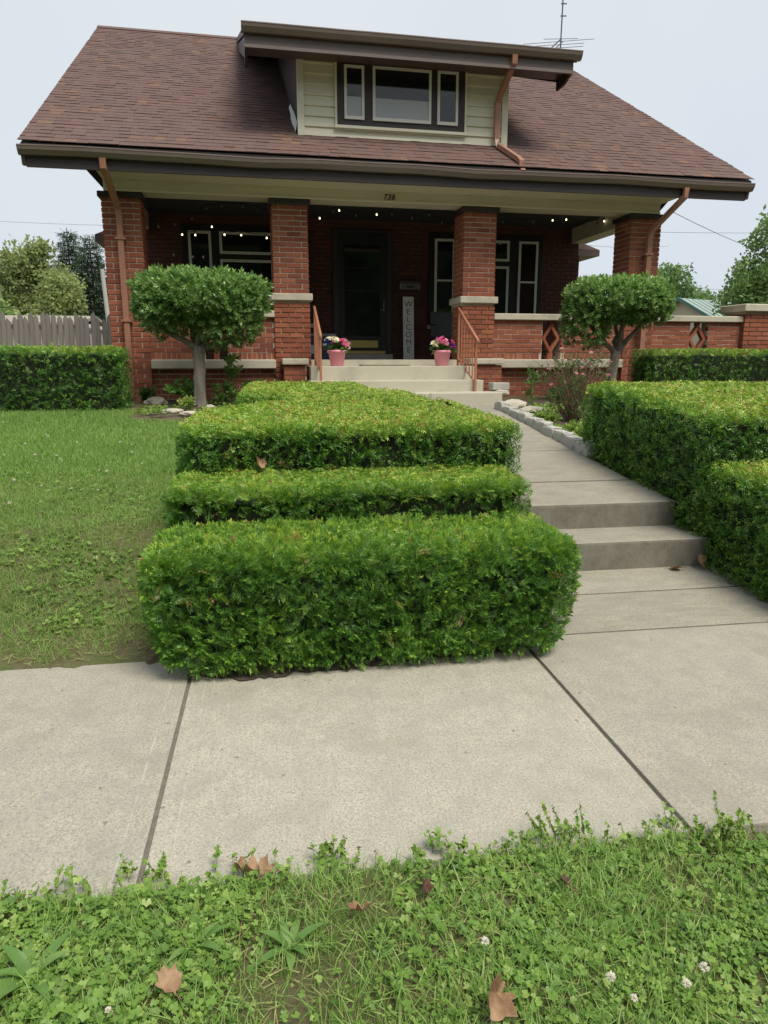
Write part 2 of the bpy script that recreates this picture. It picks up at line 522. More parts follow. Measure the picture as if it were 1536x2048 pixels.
M['yew'] = foliage("yew_needles", [(0, (.03, .08, .016)), (.25, (.06, .155, .026)), (.48, (.115, .26, .038)), (.7, (.255, .42, .055)), (.9, (.44, .54, .085)), (.96, (.42, .36, .11)), (1, (.4, .22, .1))], .22, .4, .4)
M['boxleaf'] = foliage("topiary_leaves", [(0, (.07, .14, .04)), (.4, (.15, .27, .075)), (.75, (.26, .41, .115)), (1, (.38, .52, .17))], .34, .32, .6)
M['grass'] = foliage("lawn_grass", [(0, (.12, .22, .05)), (.35, (.2, .34, .08)), (.65, (.28, .43, .115)), (.85, (.37, .47, .15)), (.95, (.33, .3, .13)), (1, (.4, .33, .18))], .3, .5, .3)
M['clover'] = foliage("ground_cover_leaves", [(0, (.06, .14, .024)), (.35, (.135, .25, .042)), (.65, (.21, .34, .065)), (.85, (.3, .41, .1)), (1, (.4, .46, .17))], .3, .45, .35)
M['broad'] = foliage("broad_leaves", [(0, (.045, .11, .025)), (.5, (.1, .21, .045)), (1, (.19, .31, .08))], .3, .4, .4)
M['tree_far'] = foliage("far_tree_leaves", [(0, (.08, .15, .06)), (.4, (.145, .24, .085)), (.75, (.21, .32, .115)), (1, (.3, .4, .15))], .38, .6, .25)
M['tree_yellow'] = foliage("pale_tree_leaves", [(0, (.17, .22, .09)), (.4, (.27, .33, .13)), (.75, (.35, .41, .17)), (1, (.43, .47, .22))], .4, .6, .25)  # yellow-green leaf colour lightened to suggest distance haze
M['conifer'] = foliage("conifer_needles", [(0, (.03, .055, .032)), (.5, (.055, .095, .05)), (1, (.09, .14, .065))], .12, .7, .2)
M['petal'] = foliage("flower_petals", [(0, (.78, .14, .4)), (.3, (.88, .36, .6)), (.5, (.9, .5, .56)), (.62, (.8, .75, .55)), (.8, (.85, .83, .65)), (.9, (.35, .03, .4)), (1, (.05, .06, .4))], .3, .5, .3)
M['rose'] = foliage("rose_petals", [(0, (.75, .3, .35)), (1, (.85, .62, .6))], .3, .5, .3)
M['white_petal'] = foliage("clover_petals", [(0, (.6, .5, .42)), (1, (.85, .82, .75))], .3, .5, .3)
M['dry'] = foliage("dry_leaf_rust", [(0, (.14, .07, .04)), (.5, (.27, .16, .09)), (1, (.4, .26, .16))], .15, .7, .2)
M['drybrown'] = foliage("dry_leaf_dark", [(0, (.06, .03, .022)), (1, (.12, .06, .045))], .1, .7, .2)

# ------------------------------------------------------------------ terrain, pavement
PROF_Y = [-300, -2.5, 0, 1.0, 1.80, 1.86, 3.41, 3.52, 3.64, 4.0, 4.8, 6.0, 9.5, 10.6, 13, 300]
PROF_Z = [-.1, -.08, -.0, .012, .012, -.07, -.03, .004, .025, .11, .40, .55, .82, .88, .9, .9]
def walk_z(y):
    return np.interp(y, [3.5, 4.40, 4.401, 4.81, 4.811, 9.6], [.0, .08, .27, .275, .46, .90])
def gz(x, y):
    x, y = np.asarray(x, float), np.asarray(y, float)
    z = np.interp(y, PROF_Y, PROF_Z)
    inw = (x > 1.52) & (x < np.where(y < 6.0, 3.25, 2.9)) & (y > 3.45) & (y < 9.6)
    return np.where(inw, np.minimum(z, walk_z(y - .06) - .12), z)
xs = np.unique(np.concatenate([np.linspace(-5, 8, 105), np.linspace(-2.2, -.4, 60), [1.5, 1.521, 2.899, 2.92, 3.249, 3.27], np.linspace(-120, -5, 16), np.linspace(8, 120, 16)]))
ys = np.unique(np.concatenate([np.linspace(.2, 11, 150), PROF_Y, [3.43, 3.45, 3.47, 3.49, 3.51, 3.54, 3.57, 3.6, 4.39, 4.401, 4.805, 4.812, 9.59, 9.62], np.linspace(11, 250, 20), np.linspace(-250, .2, 14)]))
gx, gy = np.meshgrid(xs, ys)
P = np.stack([gx.ravel(), gy.ravel(), np.zeros(gx.size)], 1)
nz = vnoise(P, 7, 3) * .010 + vnoise(P, 23, 4) * np.where(np.abs(P[:, 1] - 3.5) < .12, .016, .006)
P[:, 2] = gz(P[:, 0], P[:, 1]) + nz * np.where((P[:, 1] > 1.8) & (P[:, 1] < 3.4), 0, 1)
nx_, ny_ = len(xs), len(ys)
idx = np.arange(nx_ * ny_).reshape(ny_, nx_)
F = np.stack([idx[:-1, :-1].ravel(), idx[:-1, 1:].ravel(), idx[1:, 1:].ravel(), idx[1:, :-1].ravel()], 1)
tag(link("ground", npmesh("ground", P, F, M['ground'], smooth=True)), kind="structure")

# sidewalk: slabs with tooled edges, dirt-filled joints between them
side = MB().box(-14, 14, 1.86, 3.5, -.12, -.012).build("sidewalk", M['joint'])
tag(side, kind="structure")
slab = MB().box(-.857, .857, -.825, .825, -.11, 0).mesh("slab", M['sidewalk'], bevel=.007, seg=2)
for i, k in enumerate(range(-8, 8)):
    o = link("slab", slab, side, (.435 + 1.73 * k, 2.675, random.uniform(-.003, .003)))
    o.rotation_euler = (random.uniform(-.002, .002), random.uniform(-.002, .002), 0)

walkway = MB().box(1.5, 2.95, 3.54, 4.3, -.1, -.03).build("walkway", M['mulch'])
tag(walkway, kind="structure")
def wslab(x0, x1, y0, y1, z0, z1, name="slab", th=.16, bv=.008):
    vs = [(x0, y0, z0 - th), (x1, y0, z0 - th), (x1, y1, z1 - th), (x0, y1, z1 - th), (x0, y0, z0), (x1, y0, z0), (x1, y1, z1), (x0, y1, z1)]
    mb = MB().add(vs, [(0, 3, 2, 1), (4, 5, 6, 7), (0, 1, 5, 4), (1, 2, 6, 5), (2, 3, 7, 6), (3, 0, 4, 7)])
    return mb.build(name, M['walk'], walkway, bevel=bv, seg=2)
wslab(1.45, 3.7, 3.512, 4.035, .002, .035)
wslab(1.45, 3.2, 4.047, 4.405, .036, .075)
wslab(1.45, 3.0, 4.40, 4.83, .27, .272, "step", .3, .018)
wslab(1.45, 2.97, 4.80, 5.44, .455, .51, "step", .32, .018)
wslab(1.5, 2.93, 5.455, 6.58, .512, .615)
wslab(1.5, 2.93, 6.592, 7.75, .616, .725)
wslab(1.5, 2.93, 7.76, 8.9, .726, .83)
wslab(1.2, 3.3, 8.91, 9.75, .831, .88)

# ------------------------------------------------------------------ the house (own axes, turned 2.3 degrees to the street)
T = R(2.294)
def H2W(x, y, z=0.0):
    return (x * math.cos(T) - y * math.sin(T), x * math.sin(T) + y * math.cos(T), z)
O = (2.47, 11.0, .88)
house = empty("brick_house", H2W(*O), T, "red brick bungalow with brown shingle roof, cream dormer and deep front porch", "house")
NO = (-O[0], -O[1], -O[2])
def part(mb, name, mat, **k):
    return mb.build(name, M[mat], house, NO, **k)
def sub(mb, name, mat, parent, **k):
    return mb.build(name, M[mat], parent, (0, 0, 0), **k)

CO, BH, BL, PIT, BD = .0725, .0585, .197, .208, .088
bricks = []          # every brick: (x0,x1,y0,y1,z0,z1, owner or None)
def wall_bricks(x0, x1, z0, z1, yf, owner=None, skip=None, start=0, back=False):
    n = int(round((z1 - z0) / CO))
    for k in range(n):
        za = z0 + k * CO + .007
        x = x0 - (PIT / 2 if (k + start) % 2 else 0)
        while x < x1 - .01:
            a, b = max(x, x0) + .005, min(x + PIT, x1) - .005
            x += PIT
            if b - a < .03: continue
            if skip and skip[0] < b and skip[1] > a and skip[2] < za + BH and skip[3] > za:
                if a < skip[0] - .04: b = min(b, skip[0])
                elif b > skip[1] + .04: a = max(a, skip[1])
                else: continue
            j = random.uniform(-.003, .003)
            bricks.append((a, b, yf + j, yf + BD, za, za + BH, owner))
def rowlock(x0, x1, z0, h, yf, skip=None):
    x = x0
    while x < x1 - .02:
        a, b = x + .005, min(x + .0725, x1) - .005
        if not (skip and skip[0] < b and skip[1] > a):
            bricks.append((a, b, yf + random.uniform(-.003, .003), yf + BD, z0 + .006, z0 + h - .006, None))
        x += .0725
def pillar_bricks(x0, x1, y0, y1, z0, z1, owner):
    n = int((z1 - z0) / CO)
    hd = .104
    for k in range(n):
        za, zb = z0 + k * CO + .007, z0 + k * CO + .007 + BH
        j = lambda: random.uniform(-.003, .003)
        lx = (x1 - x0 - hd) / 2
        ly = (y1 - y0 - hd) / 2
        for i in range(2):
            if k % 2 == 0:
                bricks.append((x0 + hd + i * lx + .005, x0 + hd + (i + 1) * lx - (.005 if i == 0 else 0), y0 + j(), y0 + hd - .01, za, zb, owner))
                bricks.append((x1 - hd + .01, x1 + j(), y0 + hd + i * ly + .005, y0 + hd + (i + 1) * ly - (.005 if i == 0 else 0), za, zb, None))
                bricks.append((x0 + i * lx + (.005 if i else 0), x0 + (i + 1) * lx - .005, y1 - hd + .01, y1 + j(), za, zb, None))
                bricks.append((x0 + j(), x0 + hd - .01, y0 + i * ly + (.005 if i else 0), y0 + (i + 1) * ly - .005, za, zb, owner if i == 0 else None))
            else:
                bricks.append((x0 + i * lx + (.005 if i else 0), x0 + (i + 1) * lx - .005, y0 + j(), y0 + hd - .01, za, zb, owner))
                bricks.append((x1 - hd + .01, x1 + j(), y0 + i * ly + (.005 if i else 0), y0 + (i + 1) * ly - .005, za, zb, owner if i == 0 else None))
                bricks.append((x0 + hd + i * lx + .005, x0 + hd + (i + 1) * lx - (.005 if i == 0 else 0), y1 - hd + .01, y1 + j(), za, zb, None))
                bricks.append((x0 + j(), x0 + hd - .01, y0 + hd + i * ly + .005, y0 + hd + (i + 1) * ly - (.005 if i == 0 else 0), za, zb, None))

YP = 11.0
PILL = [(-1.79, -1.27), (.53, 1.05), (3.42, 3.94), (6.19, 6.71)]
pil = []
for i, (a, b) in enumerate(PILL):
    g = .010
    o = part(MB().box(a + g, b - g, YP + g, YP + .52 - g, .8, 3.7), "pillar", 'mortar')
    pil.append(o)
    own = o if i < 3 else None
    if i in (1, 2):
        pillar_bricks(a - .005, b + .005, YP - .012, YP + .53, .85, 2.33, own)
        pillar_bricks(a, b, YP, YP + .52, 2.43, 3.69, own)
        part(MB().box(a - .045, b + .045, YP - .055, YP + .575, 2.332, 2.432), "pillar_band", 'limestone', bevel=.008)
    else:
        pillar_bricks(a, b, YP, YP + .52, .85, 3.69, own)
    part(MB().box(a - .04, b + .04, YP - .035, YP + .56, 3.66, 3.738), "pillar_cap", 'dark_trim', bevel=.01)

# low porch walls between the pillars, concrete caps and water table, open diamonds
OPEN = {0: (-.50, -.17), 1: (4.78, 5.11), 2: (7.41, 7.75)}
SPAN = {0: (-1.27, .53), 1: (3.94, 6.19), 2: (6.71, 8.36)}
for i in range(3):
    a, b = SPAN[i]
    oa, ob = OPEN[i]
    za, zb = 1.48, 2.085
    wy = YP + .03
    m = MB()
    m.box(a, oa, wy + .007, wy + .2, za, zb).box(ob, b, wy + .007, wy + .2, za, zb)
    lw = part(m, "low_wall", 'mortar')
    rowlock(a, b, za, .1, wy, (oa, ob))
    wall_bricks(a, b, za + .1, zb, wy, lw if i == 1 else None, (oa, ob, za, zb))
    part(MB().box(a + .003, b - .003, wy - .06, wy + .26, zb + .002, 2.185), "wall_cap", 'limestone', bevel=.01)
    part(MB().box(a + .003, b - .003, wy - .075, wy + .24, 1.342, za - .002), "water_table", 'limestone', bevel=.012)
    part(MB().box(a, b, wy + .04, wy + .22, .75, 1.34), "foundation_wall", 'mortar')
    wall_bricks(a, b, .832, 1.34, wy + .033, None, None, 1)
    # diamond of four bars standing in the opening on a short post
    cx, cz, hw, hh = (oa + ob) / 2, 1.81, (ob - oa) / 2 - .012, .245
    d = MB()
    outer = [(cx, cz + hh), (cx + hw, cz), (cx, cz - hh), (cx - hw, cz)]
    f = .66
    inner = [(cx, cz + hh * f), (cx + hw * f, cz), (cx, cz - hh * f), (cx - hw * f, cz)]
    for k in range(4):
        p, q, r_, s_ = outer[k], outer[(k + 1) % 4], inner[(k + 1) % 4], inner[k]
        d.prism([p, q, r_, s_], 'y', wy + .03, wy + .12)
    d.box(cx - .04, cx + .04, wy + .035, wy + .115, za, cz - hh + .02).box(cx - .035, cx + .035, wy + .035, wy + .115, cz + hh - .02, zb)
    part(d, "diamond_grille", 'brick')
# end pier of the terrace
a, b = 8.36, 8.96
part(MB().box(a + .02, b - .02, YP - .03, YP + .45, .8, 2.26), "pier", 'mortar')
pillar_bricks(a, b, YP - .06, YP + .47, .85, 2.26, None)
part(MB().box(a - .06, b + .06, YP - .12, YP + .53, 2.262, 2.385), "pier_cap", 'limestone', bevel=.012)
part(MB().box(8.96, 10.5, YP + .044, YP + .2, .8, 2.08), "low_wall", 'mortar')
wall_bricks(8.96, 10.5, .85, 2.08, YP + .03)
part(MB().box(8.963, 10.5, YP - .03, YP + .29, 2.082, 2.18), "wall_cap", 'limestone', bevel=.01)
# plinths beside the steps
for a, b, fy in ((.60, .985, 10.60), (3.455, 3.99, 10.60)):
    part(MB().box(a + .03, b - .03, fy + .055, YP - .02, .8, 1.39), "plinth", 'mortar')
    wall_bricks(a + .02, b - .02, .82, 1.40, fy + .04)
    for k in range(8):
        z0 = .827 + k * CO
        for xx in (a + .02, b - .02 - .088):
            bricks.append((xx, xx + .088, fy + .135, YP - .03, z0, z0 + BH, None))
    part(MB().box(a, b, fy, YP - .02, 1.405, 1.495), "plinth_cap", 'limestone', bevel=.022, seg=2)

# porch slab and front steps
part(MB().box(-1.7, 6.65, YP + .45, 13.5, 1.3, 1.474), "porch_floor", 'dark_floor')
part(MB().box(-1.7, 1.05, YP + .24, YP + .448, 1.3, 1.473).box(3.42, 6.65, YP + .24, YP + .448, 1.3, 1.473).box(1.06, 3.41, YP + .0, YP + .448, 1.3, 1.475), "floor_edge", 'step_conc')
st = MB().box(.99, 3.45, 10.40, YP - .003, .9, 1.384)
part(st, "step", 'step_conc', bevel=.014, seg=2)
def rstep(x0, x1, y0, y1, z0, z1, r):
    pts = []
    for cx, a0 in ((x0 + r, 180), (x1 - r, 270)):
        for k in range(7):
            t_ = R(a0 + 15 * k)
            pts.append((cx + r * math.cos(t_), y0 + r + r * math.sin(t_)))
    pts += [(x1, y1), (x0, y1)]
    return MB().prism(pts, 'z', z0, z1)
part(rstep(.95, 3.47, 9.98, 10.398, .85, 1.186, .07), "step", 'step_conc', bevel=.012, seg=2)
part(rstep(.85, 3.60, 9.52, 9.978, .8, 1.028, .09), "step", 'step_conc', bevel=.012, seg=2)

# house body behind the porch
YB = 13.5
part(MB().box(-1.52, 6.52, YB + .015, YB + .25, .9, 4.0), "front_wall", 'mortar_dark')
inner = []
HOLES = [(-.9, .98, 2.1, 3.76), (3.52, 5.78, 2.1, 3.76), (1.76, 2.76, 1.474, 3.75)]
n = int((3.95 - 1.474) / CO)
for k in range(n):
    za = 1.48 + k * CO
    x = -1.52 - (PIT / 2 if k % 2 else 0)
    while x < 6.5:
        a, b = max(x, -1.52) + .005, min(x + PIT, 6.52) - .005
        x += PIT
        if b - a < .03: continue
        if any(h[0] < b and h[1] > a and h[2] < za + BH and h[3] > za for h in HOLES):
            h = [h for h in HOLES if h[0] < b and h[1] > a and h[2] < za + BH and h[3] > za][0]
            if a < h[0] - .04: b = h[0]
            elif b > h[1] + .04: a = h[1]
            else: continue
        inner.append((a, b, YB, YB + .06, za, za + BH))
# teeth of the right end of the front wall
for k in range(n):
    za = 1.48 + k * CO
    inner.append((6.44, 6.535, YB + .07, YB + .25, za, za + BH))
RY, RZ, EY, EZ = 17.3, 8.19, 10.3, 4.15       # ridge and eave
SL = (RZ - EZ) / (RY - EY)
BYE = RY + (RY - EY)
for x0, x1 in ((-1.50, -1.3), (6.3, 6.50)):
    m = MB().prism([(YB + .2, .9), (22.0, .9), (22.0, 5.3), (RY, RZ - .25), (YB + .2, 5.8)], 'x', x0, x1)
    part(m, "side_wall", 'house_side')
part(MB().box(-1.5, 6.5, 22.0, 22.2, .9, 5.3), "back_wall", 'house_side')
# side bays with their own small roofs
for s, xw in ((-1, -1.5), (1, 6.5)):
    o1, o2 = xw + s * .72, xw + s * 1.03
    part(MB().box(min(xw, o1), max(xw, o1), 14.9, 17.2, .9, 3.62), "side_bay", 'house_side')
    x0, x1 = min(xw, o2), max(xw, o2)
    y0, y1 = 14.6, 17.5
    zt = 4.35
    top = [(xw, y0 + .9, zt), (xw, y1 - .9, zt)]
    vs = [(xw, y0, 3.72), (o2, y0, 3.72), (o2, y1, 3.72), (xw, y1, 3.72)] + top
    part(MB().add(vs, [(0, 1, 4), (1, 2, 5, 4), (2, 3, 5)]), "bay_roof", 'tan_roof').data.materials[0] = M['shingle']
    part(MB().box(x0, x1, y0 + .003, y1 - .003, 3.6, 3.715), "bay_fascia", 'brown_trim')

def EZ0(y): return EZ + (y - EY) * SL - .13
# porch beam, ceiling, soffit
part(MB().box(-1.74, 6.66, YP - .02, YP + .34, 3.742, 4.046), "porch_beam", 'beam', bevel=.006)  # upper half hides behind the soffit
part(MB().box(-1.74, 6.66, YP - .035, YP - .021, 3.742, 3.765), "beam_trim", 'siding')
part(MB().box(-1.74, 6.66, YP - .04, YP - .021, 3.862, 3.884), "beam_trim", 'beam')
part(MB().box(-1.74, 6.66, 10.44, YP - .022, 3.886, 3.906), "soffit", 'beam')
for xa in (-1.74, 6.36):
    part(MB().box(xa, xa + .3, YP + .343, YB - .002, 3.66, 3.96), "side_beam", 'beam')
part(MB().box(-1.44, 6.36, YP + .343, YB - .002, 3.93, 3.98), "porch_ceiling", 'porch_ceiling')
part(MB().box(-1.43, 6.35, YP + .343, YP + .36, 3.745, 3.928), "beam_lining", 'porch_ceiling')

for xa, xb in ((-1.74, -1.66), (6.58, 6.66)):
    part(MB().prism([(10.52, 4.077), (YB + .3, 4.077), (YB + .3, EZ0(YB + .3)), (10.52, EZ0(10.52))], 'x', xa, xb), "porch_gable", 'siding')
# roof deck, eaves, rakes
XL, XR = -2.6, 7.78
th = .1
deck = MB().prism([(EY + .02, EZ - .02), (RY, RZ - .02), (BYE, EZ - .02), (BYE, EZ - th - .02), (RY, RZ - th - .06), (EY + .02, EZ - th - .02)], 'x', XL + .03, XR - .03)
roof = part(deck, "roof", 'dark_trim')
part(MB().box(XL + .05, XR - .05, 10.40, 10.437, 3.868, 4.125), "fascia", 'dark_trim')
for xa, xb in ((XL, XL + .045), (XR - .045, XR)):
    part(MB().prism([(EY + .06, EZ - .035), (RY, RZ - .035), (BYE - .06, EZ - .035), (BYE - .06, EZ - .22), (RY, RZ - .25), (EY + .42, EZ - .03), (EY + .17, EZ - .26), (EY + .1, EZ - .26)], 'x', xa, xb), "rake_board", 'brown_trim')
# knee braces under the eave ends
for xa, xb in ((-1.98, -1.75), (6.67, 6.9)):
    s = -1 if xa < 0 else 1
    x_in, x_out = (xb, xa) if s < 0 else (xa, xb)
    part(MB().prism([(x_in, 4.04), (x_out, 4.04), (x_in, 3.78)], 'y', YP + .02, YP + .12), "knee_brace", 'dark_trim')
def gutter(x0, x1, y, zt, name, sg=1.0):
    pr = [(0, 0), (-.1, .0), (-.108, -.012), (-.1, -.045), (-.075, -.078), (-.06, -.098), (0, -.098)]
    k = 14
    vs, fs = [], []
    n = len(pr)
    for i in range(k + 1):
        x = x0 + (x1 - x0) * i / k
        sag = sg * (.010 * math.sin(i * 1.3) + .006 * math.sin(i * 2.9))
        for (a, b) in pr:
            vs.append((x, y + a, zt + b + sag))
    for i in range(k):
        for q in range(n):
            fs.append((i * n + q, i * n + (q + 1) % n, (i + 1) * n + (q + 1) % n, (i + 1) * n + q))
    fs += [tuple(range(n)), tuple(range(k * n + n - 1, k * n - 1, -1))]
    o = part(MB().add(vs, fs), name, 'gutter')
    rim = [(x0 + (x1 - x0) * i / k, y - .103, zt + .002 + sg * (.010 * math.sin(i * 1.3) + .006 * math.sin(i * 2.9))) for i in range(k + 1)]
    sub(MB().tube(rim, .011, 6), "gutter_rim", 'gutter', o)
    return o
g = gutter(XL - .02, XR + .02, 10.398, 4.092, "gutter")

# shingles: separate tabs; the nearest courses are pieces of their own
EXP = .155
ang = math.atan(SL)
nrow = int(math.hypot(RY - EY, RZ - EZ) / EXP)
ca, sa = math.cos(ang), math.sin(ang)
field_v, field_f = [], []
def tab_verts(w, l, t0, t1):
    return [(0, 0, 0), (w, 0, 0), (w, l, 0), (0, l, 0), (0, 0, t0), (w, 0, t0), (w, l, t1), (0, l, t1)]
TABF = [(4, 5, 6, 7), (0, 1, 5, 4), (1, 2, 6, 5), (3, 0, 4, 7), (0, 3, 2, 1)]
tabmesh = {}
DX0, DX1, DYF = .96, 4.09, 11.13            # dormer
cnt = 0
for row in range(nrow + 1):
    s0 = row * EXP
    if s0 > math.hypot(RY - EY, RZ - EZ) - .05: break
    x = XL - random.uniform(0, .1)
    while x < XR:
        wq = random.choice((.1, .14, .14, .17, .2))
        a, b = max(x, XL), min(x + wq, XR)
        x += wq
        if b - a < .02: continue
        yc, zc = EY + ca * s0, EZ + sa * s0
        if yc > DYF + .25 and a > DX0 + .05 and b < DX1 - .05: continue      # inside the dormer
        t0 = random.choice((.006, .008, .012))
        if row < 5 and abs((b - a) - wq) < 1e-6 and cnt < 296:
            key = (wq, t0)
            if key not in tabmesh:
                mb = MB().add(tab_verts(wq - .002, EXP + .03, t0, .002), TABF)
                tabmesh[key] = mb.mesh("shingle", M['shingle'])
            o = link("shingle", tabmesh[key], roof, (a, yc, zc))
            o.rotation_euler = (ang, 0, 0)
            cnt += 1
        else:
            n0 = len(field_v)
            for (px, py, pz) in tab_verts(b - a - .002, EXP + .03, t0, .002):
                field_v.append((a + px, yc + py * ca - pz * sa, zc + py * sa + pz * ca))
            field_f += [tuple(i + n0 for i in f) for f in TABF]
tag(sub(MB().add(field_v, field_f), "shingle_courses", 'shingle', roof), kind="stuff")
bk = MB().add([(XL, RY, RZ), (XR, RY, RZ), (XR, BYE, EZ), (XL, BYE, EZ)], [(0, 1, 2, 3)])
sub(bk, "back_slope", 'shingle', roof)
rc = MB()
x = XL
while x < XR - .1:
    rc.prism([(RY - .15, RZ - .15 * SL + .02), (RY, RZ + .03), (RY + .15, RZ - .15 * SL + .02), (RY, RZ + .01)], 'x', x, min(x + .25, XR))
    x += .252
tag(sub(rc, "ridge_caps", 'shingle', roof), kind="stuff")

# dormer
def rz(y): return EZ + (y - EY) * SL
for xa, xb in ((DX0, DX0 + .06), (DX1 - .06, DX1)):
    cheek = MB().prism([(DYF, rz(DYF) - .05), (16.5, rz(16.5) - .05), (16.5, 7.85), (DYF, 5.95)], 'x', xa, xb)
    part(cheek, "dormer_cheek", 'dark_trim')
dor = part(MB().box(DX0 + .06, DX1 - .06, DYF + .03, DYF + .12, rz(DYF) - .05, 5.95), "dormer_front", 'siding')
z = 4.615
k = 0
while z < 5.72:
    h = .137
    sp = [(DX0 + .085, 1.49), (3.43, DX1 - .085)] if 4.76 < z + h * .5 < 5.73 else [(DX0 + .085, DX1 - .085)]
    for (a, b) in sp:
        m = MB().prism([(DYF + .029, z), (DYF - .004, z + .002), (DYF - .006, z + .012), (DYF + .018, z + h + .006), (DYF + .029, z + h + .006)], 'x', a, b)
        sub(m, "siding_board", 'siding', dor)
    z += h
    k += 1
for a, b in ((DX0 - .012, DX0 + .083), (DX1 - .083, DX1 + .012)):
    sub(MB().box(a, b, DYF - .022, DYF + .05, rz(DYF) - .03, 5.6), "corner_board", 'siding', dor)
# crumpled white flashing at the left foot of the dormer
fl = []
for i in range(10):
    t_ = i / 9
    y = DYF + .02 + t_ * 1.2
    zb = rz(y) + .02
    jj = random.uniform(-.012, .012)
    fl += [(DX0 - .05 - jj * .8, y, zb), (DX0 - .016, y, zb + .15 * (1 - .55 * t_) + jj)]
part(MB().add(fl, [(2 * i, 2 * i + 2, 2 * i + 3, 2 * i + 1) for i in range(9)]), "flashing", 'flash')
DRL, DRR, DGY = .2, 4.96, 10.6
droof = MB().prism([(DGY, 5.755), (17.2, 8.17), (17.2, 8.08), (DGY + .02, 5.66)], 'x', DRL + .02, DRR - .02)
part(droof, "dormer_roof", 'dark_trim')
part(MB().box(DRL + .03, DRR - .08, DGY + .0, DGY + .035, 5.505, 5.66), "dormer_fascia", 'brown_trim')
part(MB().box(DRL + .03, DRR - .08, DGY - .012, DGY - .001, 5.505, 5.545), "dormer_fascia_lip", 'gutter')
part(MB().box(DRL + .04, DRR - .09, DGY + .037, DYF - .003, 5.60, 5.63), "dormer_soffit", 'brown_trim')
for xa in (DRL + .03, DRR - .115):
    part(MB().prism([(DGY + .037, 5.505), (DGY + .037, 5.64), (16.9, 7.93), (16.9, 7.8), (DGY + .5, 5.56), (DGY + .5, 5.44), (DGY + .25, 5.44)], 'x', xa, xa + .035), "dormer_rake", 'dark_trim')
g2 = gutter(DRL - .01, DRR + .01, DGY - .001, 5.765, "dormer_gutter", .12)
# dormer window: dark surround, three pale sashes
wn = part(MB().box(1.52, 3.42, DYF - .02, DYF + .02, 4.785, 5.70), "window", 'dark_trim', bevel=.006)
for (a, b, zlo, zhi) in ((1.62, 1.91, 4.87, 5.575), (2.035, 2.905, 4.87, 5.585), (3.0, 3.315, 4.87, 5.59)):
    m = MB()
    f = .036
    m.box(a, b, DYF - .045, DYF - .021, zlo, zlo + f * 1.2).box(a, b, DYF - .045, DYF - .021, zhi - f, zhi)
    m.box(a, a + f, DYF - .045, DYF - .021, zlo + f * 1.2, zhi - f).box(b - f, b, DYF - .045, DYF - .021, zlo + f * 1.2, zhi - f)
    sub(m, "sash", 'sash', wn)
    sub(MB().box(a + f, b - f, DYF - .03, DYF - .0215, zlo + f * 1.2, zhi - f), "pane", 'glass', wn)
    if b < 3:
        sub(MB().box(a + f + .003, b - f - .003, DYF - .0335, DYF - .0305, zlo + f * 1.2, zlo + .30), "lower_pale_panel", 'pale_panel', wn)  # pale panel across the lower part of the pane
part(MB().box(1.48, 3.46, DYF - .055, DYF - .021, 4.745, 4.783), "window_sill", 'siding')
part(MB().box(1.485, 1.515, DYF - .03, DYF - .005, 4.79, 5.70), "window_casing", 'siding')
part(MB().box(3.425, 3.455, DYF - .03, DYF - .005, 4.79, 5.70), "window_casing", 'siding')

# porch windows: two triples, wide middle light with transom
def triple(x0):
    W = 2.04
    w_ = part(MB().box(x0 - .1, x0 + W + .1, YB - .03, YB + .03, 2.12, 3.75), "window", 'black_door')
    def light(a, b, zl, zh, rail=None):
        f = .045
        m = MB()
        y0, y1 = YB - .055, YB - .031
        m.box(a, b, y0, y1, zl, zl + f).box(a, b, y0, y1, zh - f, zh)
        m.box(a, a + f, y0, y1, zl + f, zh - f).box(b - f, b, y0, y1, zl + f, zh - f)
        if rail: m.box(a + f, b - f, y0, y1, rail - .018, rail + .018)
        sub(m, "sash", 'sash', w_)
        sub(MB().box(a + f, b - f, YB - .04, YB - .0315, zl + f, zh - f), "pane", 'glass', w_)
    light(x0, x0 + .39, 2.18, 3.66, 2.92)
    light(x0 + .53, x0 + 1.46, 3.29, 3.66)
    light(x0 + .53, x0 + 1.46, 2.18, 3.20)
    light(x0 + 1.65, x0 + 2.04, 2.18, 3.66, 2.92)
    part(MB().box(x0 - .12, x0 + W + .12, YB - .09, YB - .002, 2.04, 2.115), "window_sill", 'limestone')
triple(-.80)
triple(3.63)
# front door
dr = part(MB().box(1.80, 2.72, YB - .04, YB + .02, 1.57, 3.72), "door", 'black_door')
sub(MB().box(1.72, 1.798, YB - .06, YB + .02, 1.57, 3.76).box(2.722, 2.80, YB - .06, YB + .02, 1.57, 3.76).box(1.798, 2.722, YB - .06, YB + .02, 3.722, 3.76), "door_frame", 'dark_trim', dr)
sub(MB().box(1.93, 2.59, YB - .052, YB - .041, 1.9, 3.5), "pane", 'glass', dr)
for zz in (2.7, 3.1):
    sub(MB().box(1.93, 2.59, YB - .058, YB - .0525, zz, zz + .02), "glazing_bar", 'black_door', dr)
sub(MB().box(1.93, 2.55, YB - .058, YB - .041, 1.69, 1.82), "kick_plate", 'brass', dr)
sub(MB().box(1.83, 2.69, YB - .075, YB - .041, 1.575, 1.63), "threshold", 'brass', dr)
sub(MB().box(2.60, 2.66, YB - .08, YB - .041, 2.36, 2.38).tube([(2.655, YB - .085, 2.35), (2.655, YB - .085, 2.55)], .01, 6), "handle", 'steel', dr)
part(MB().box(1.7, 2.82, YB - .12, YB - .002, 1.476, 1.568), "door_sill", 'block')

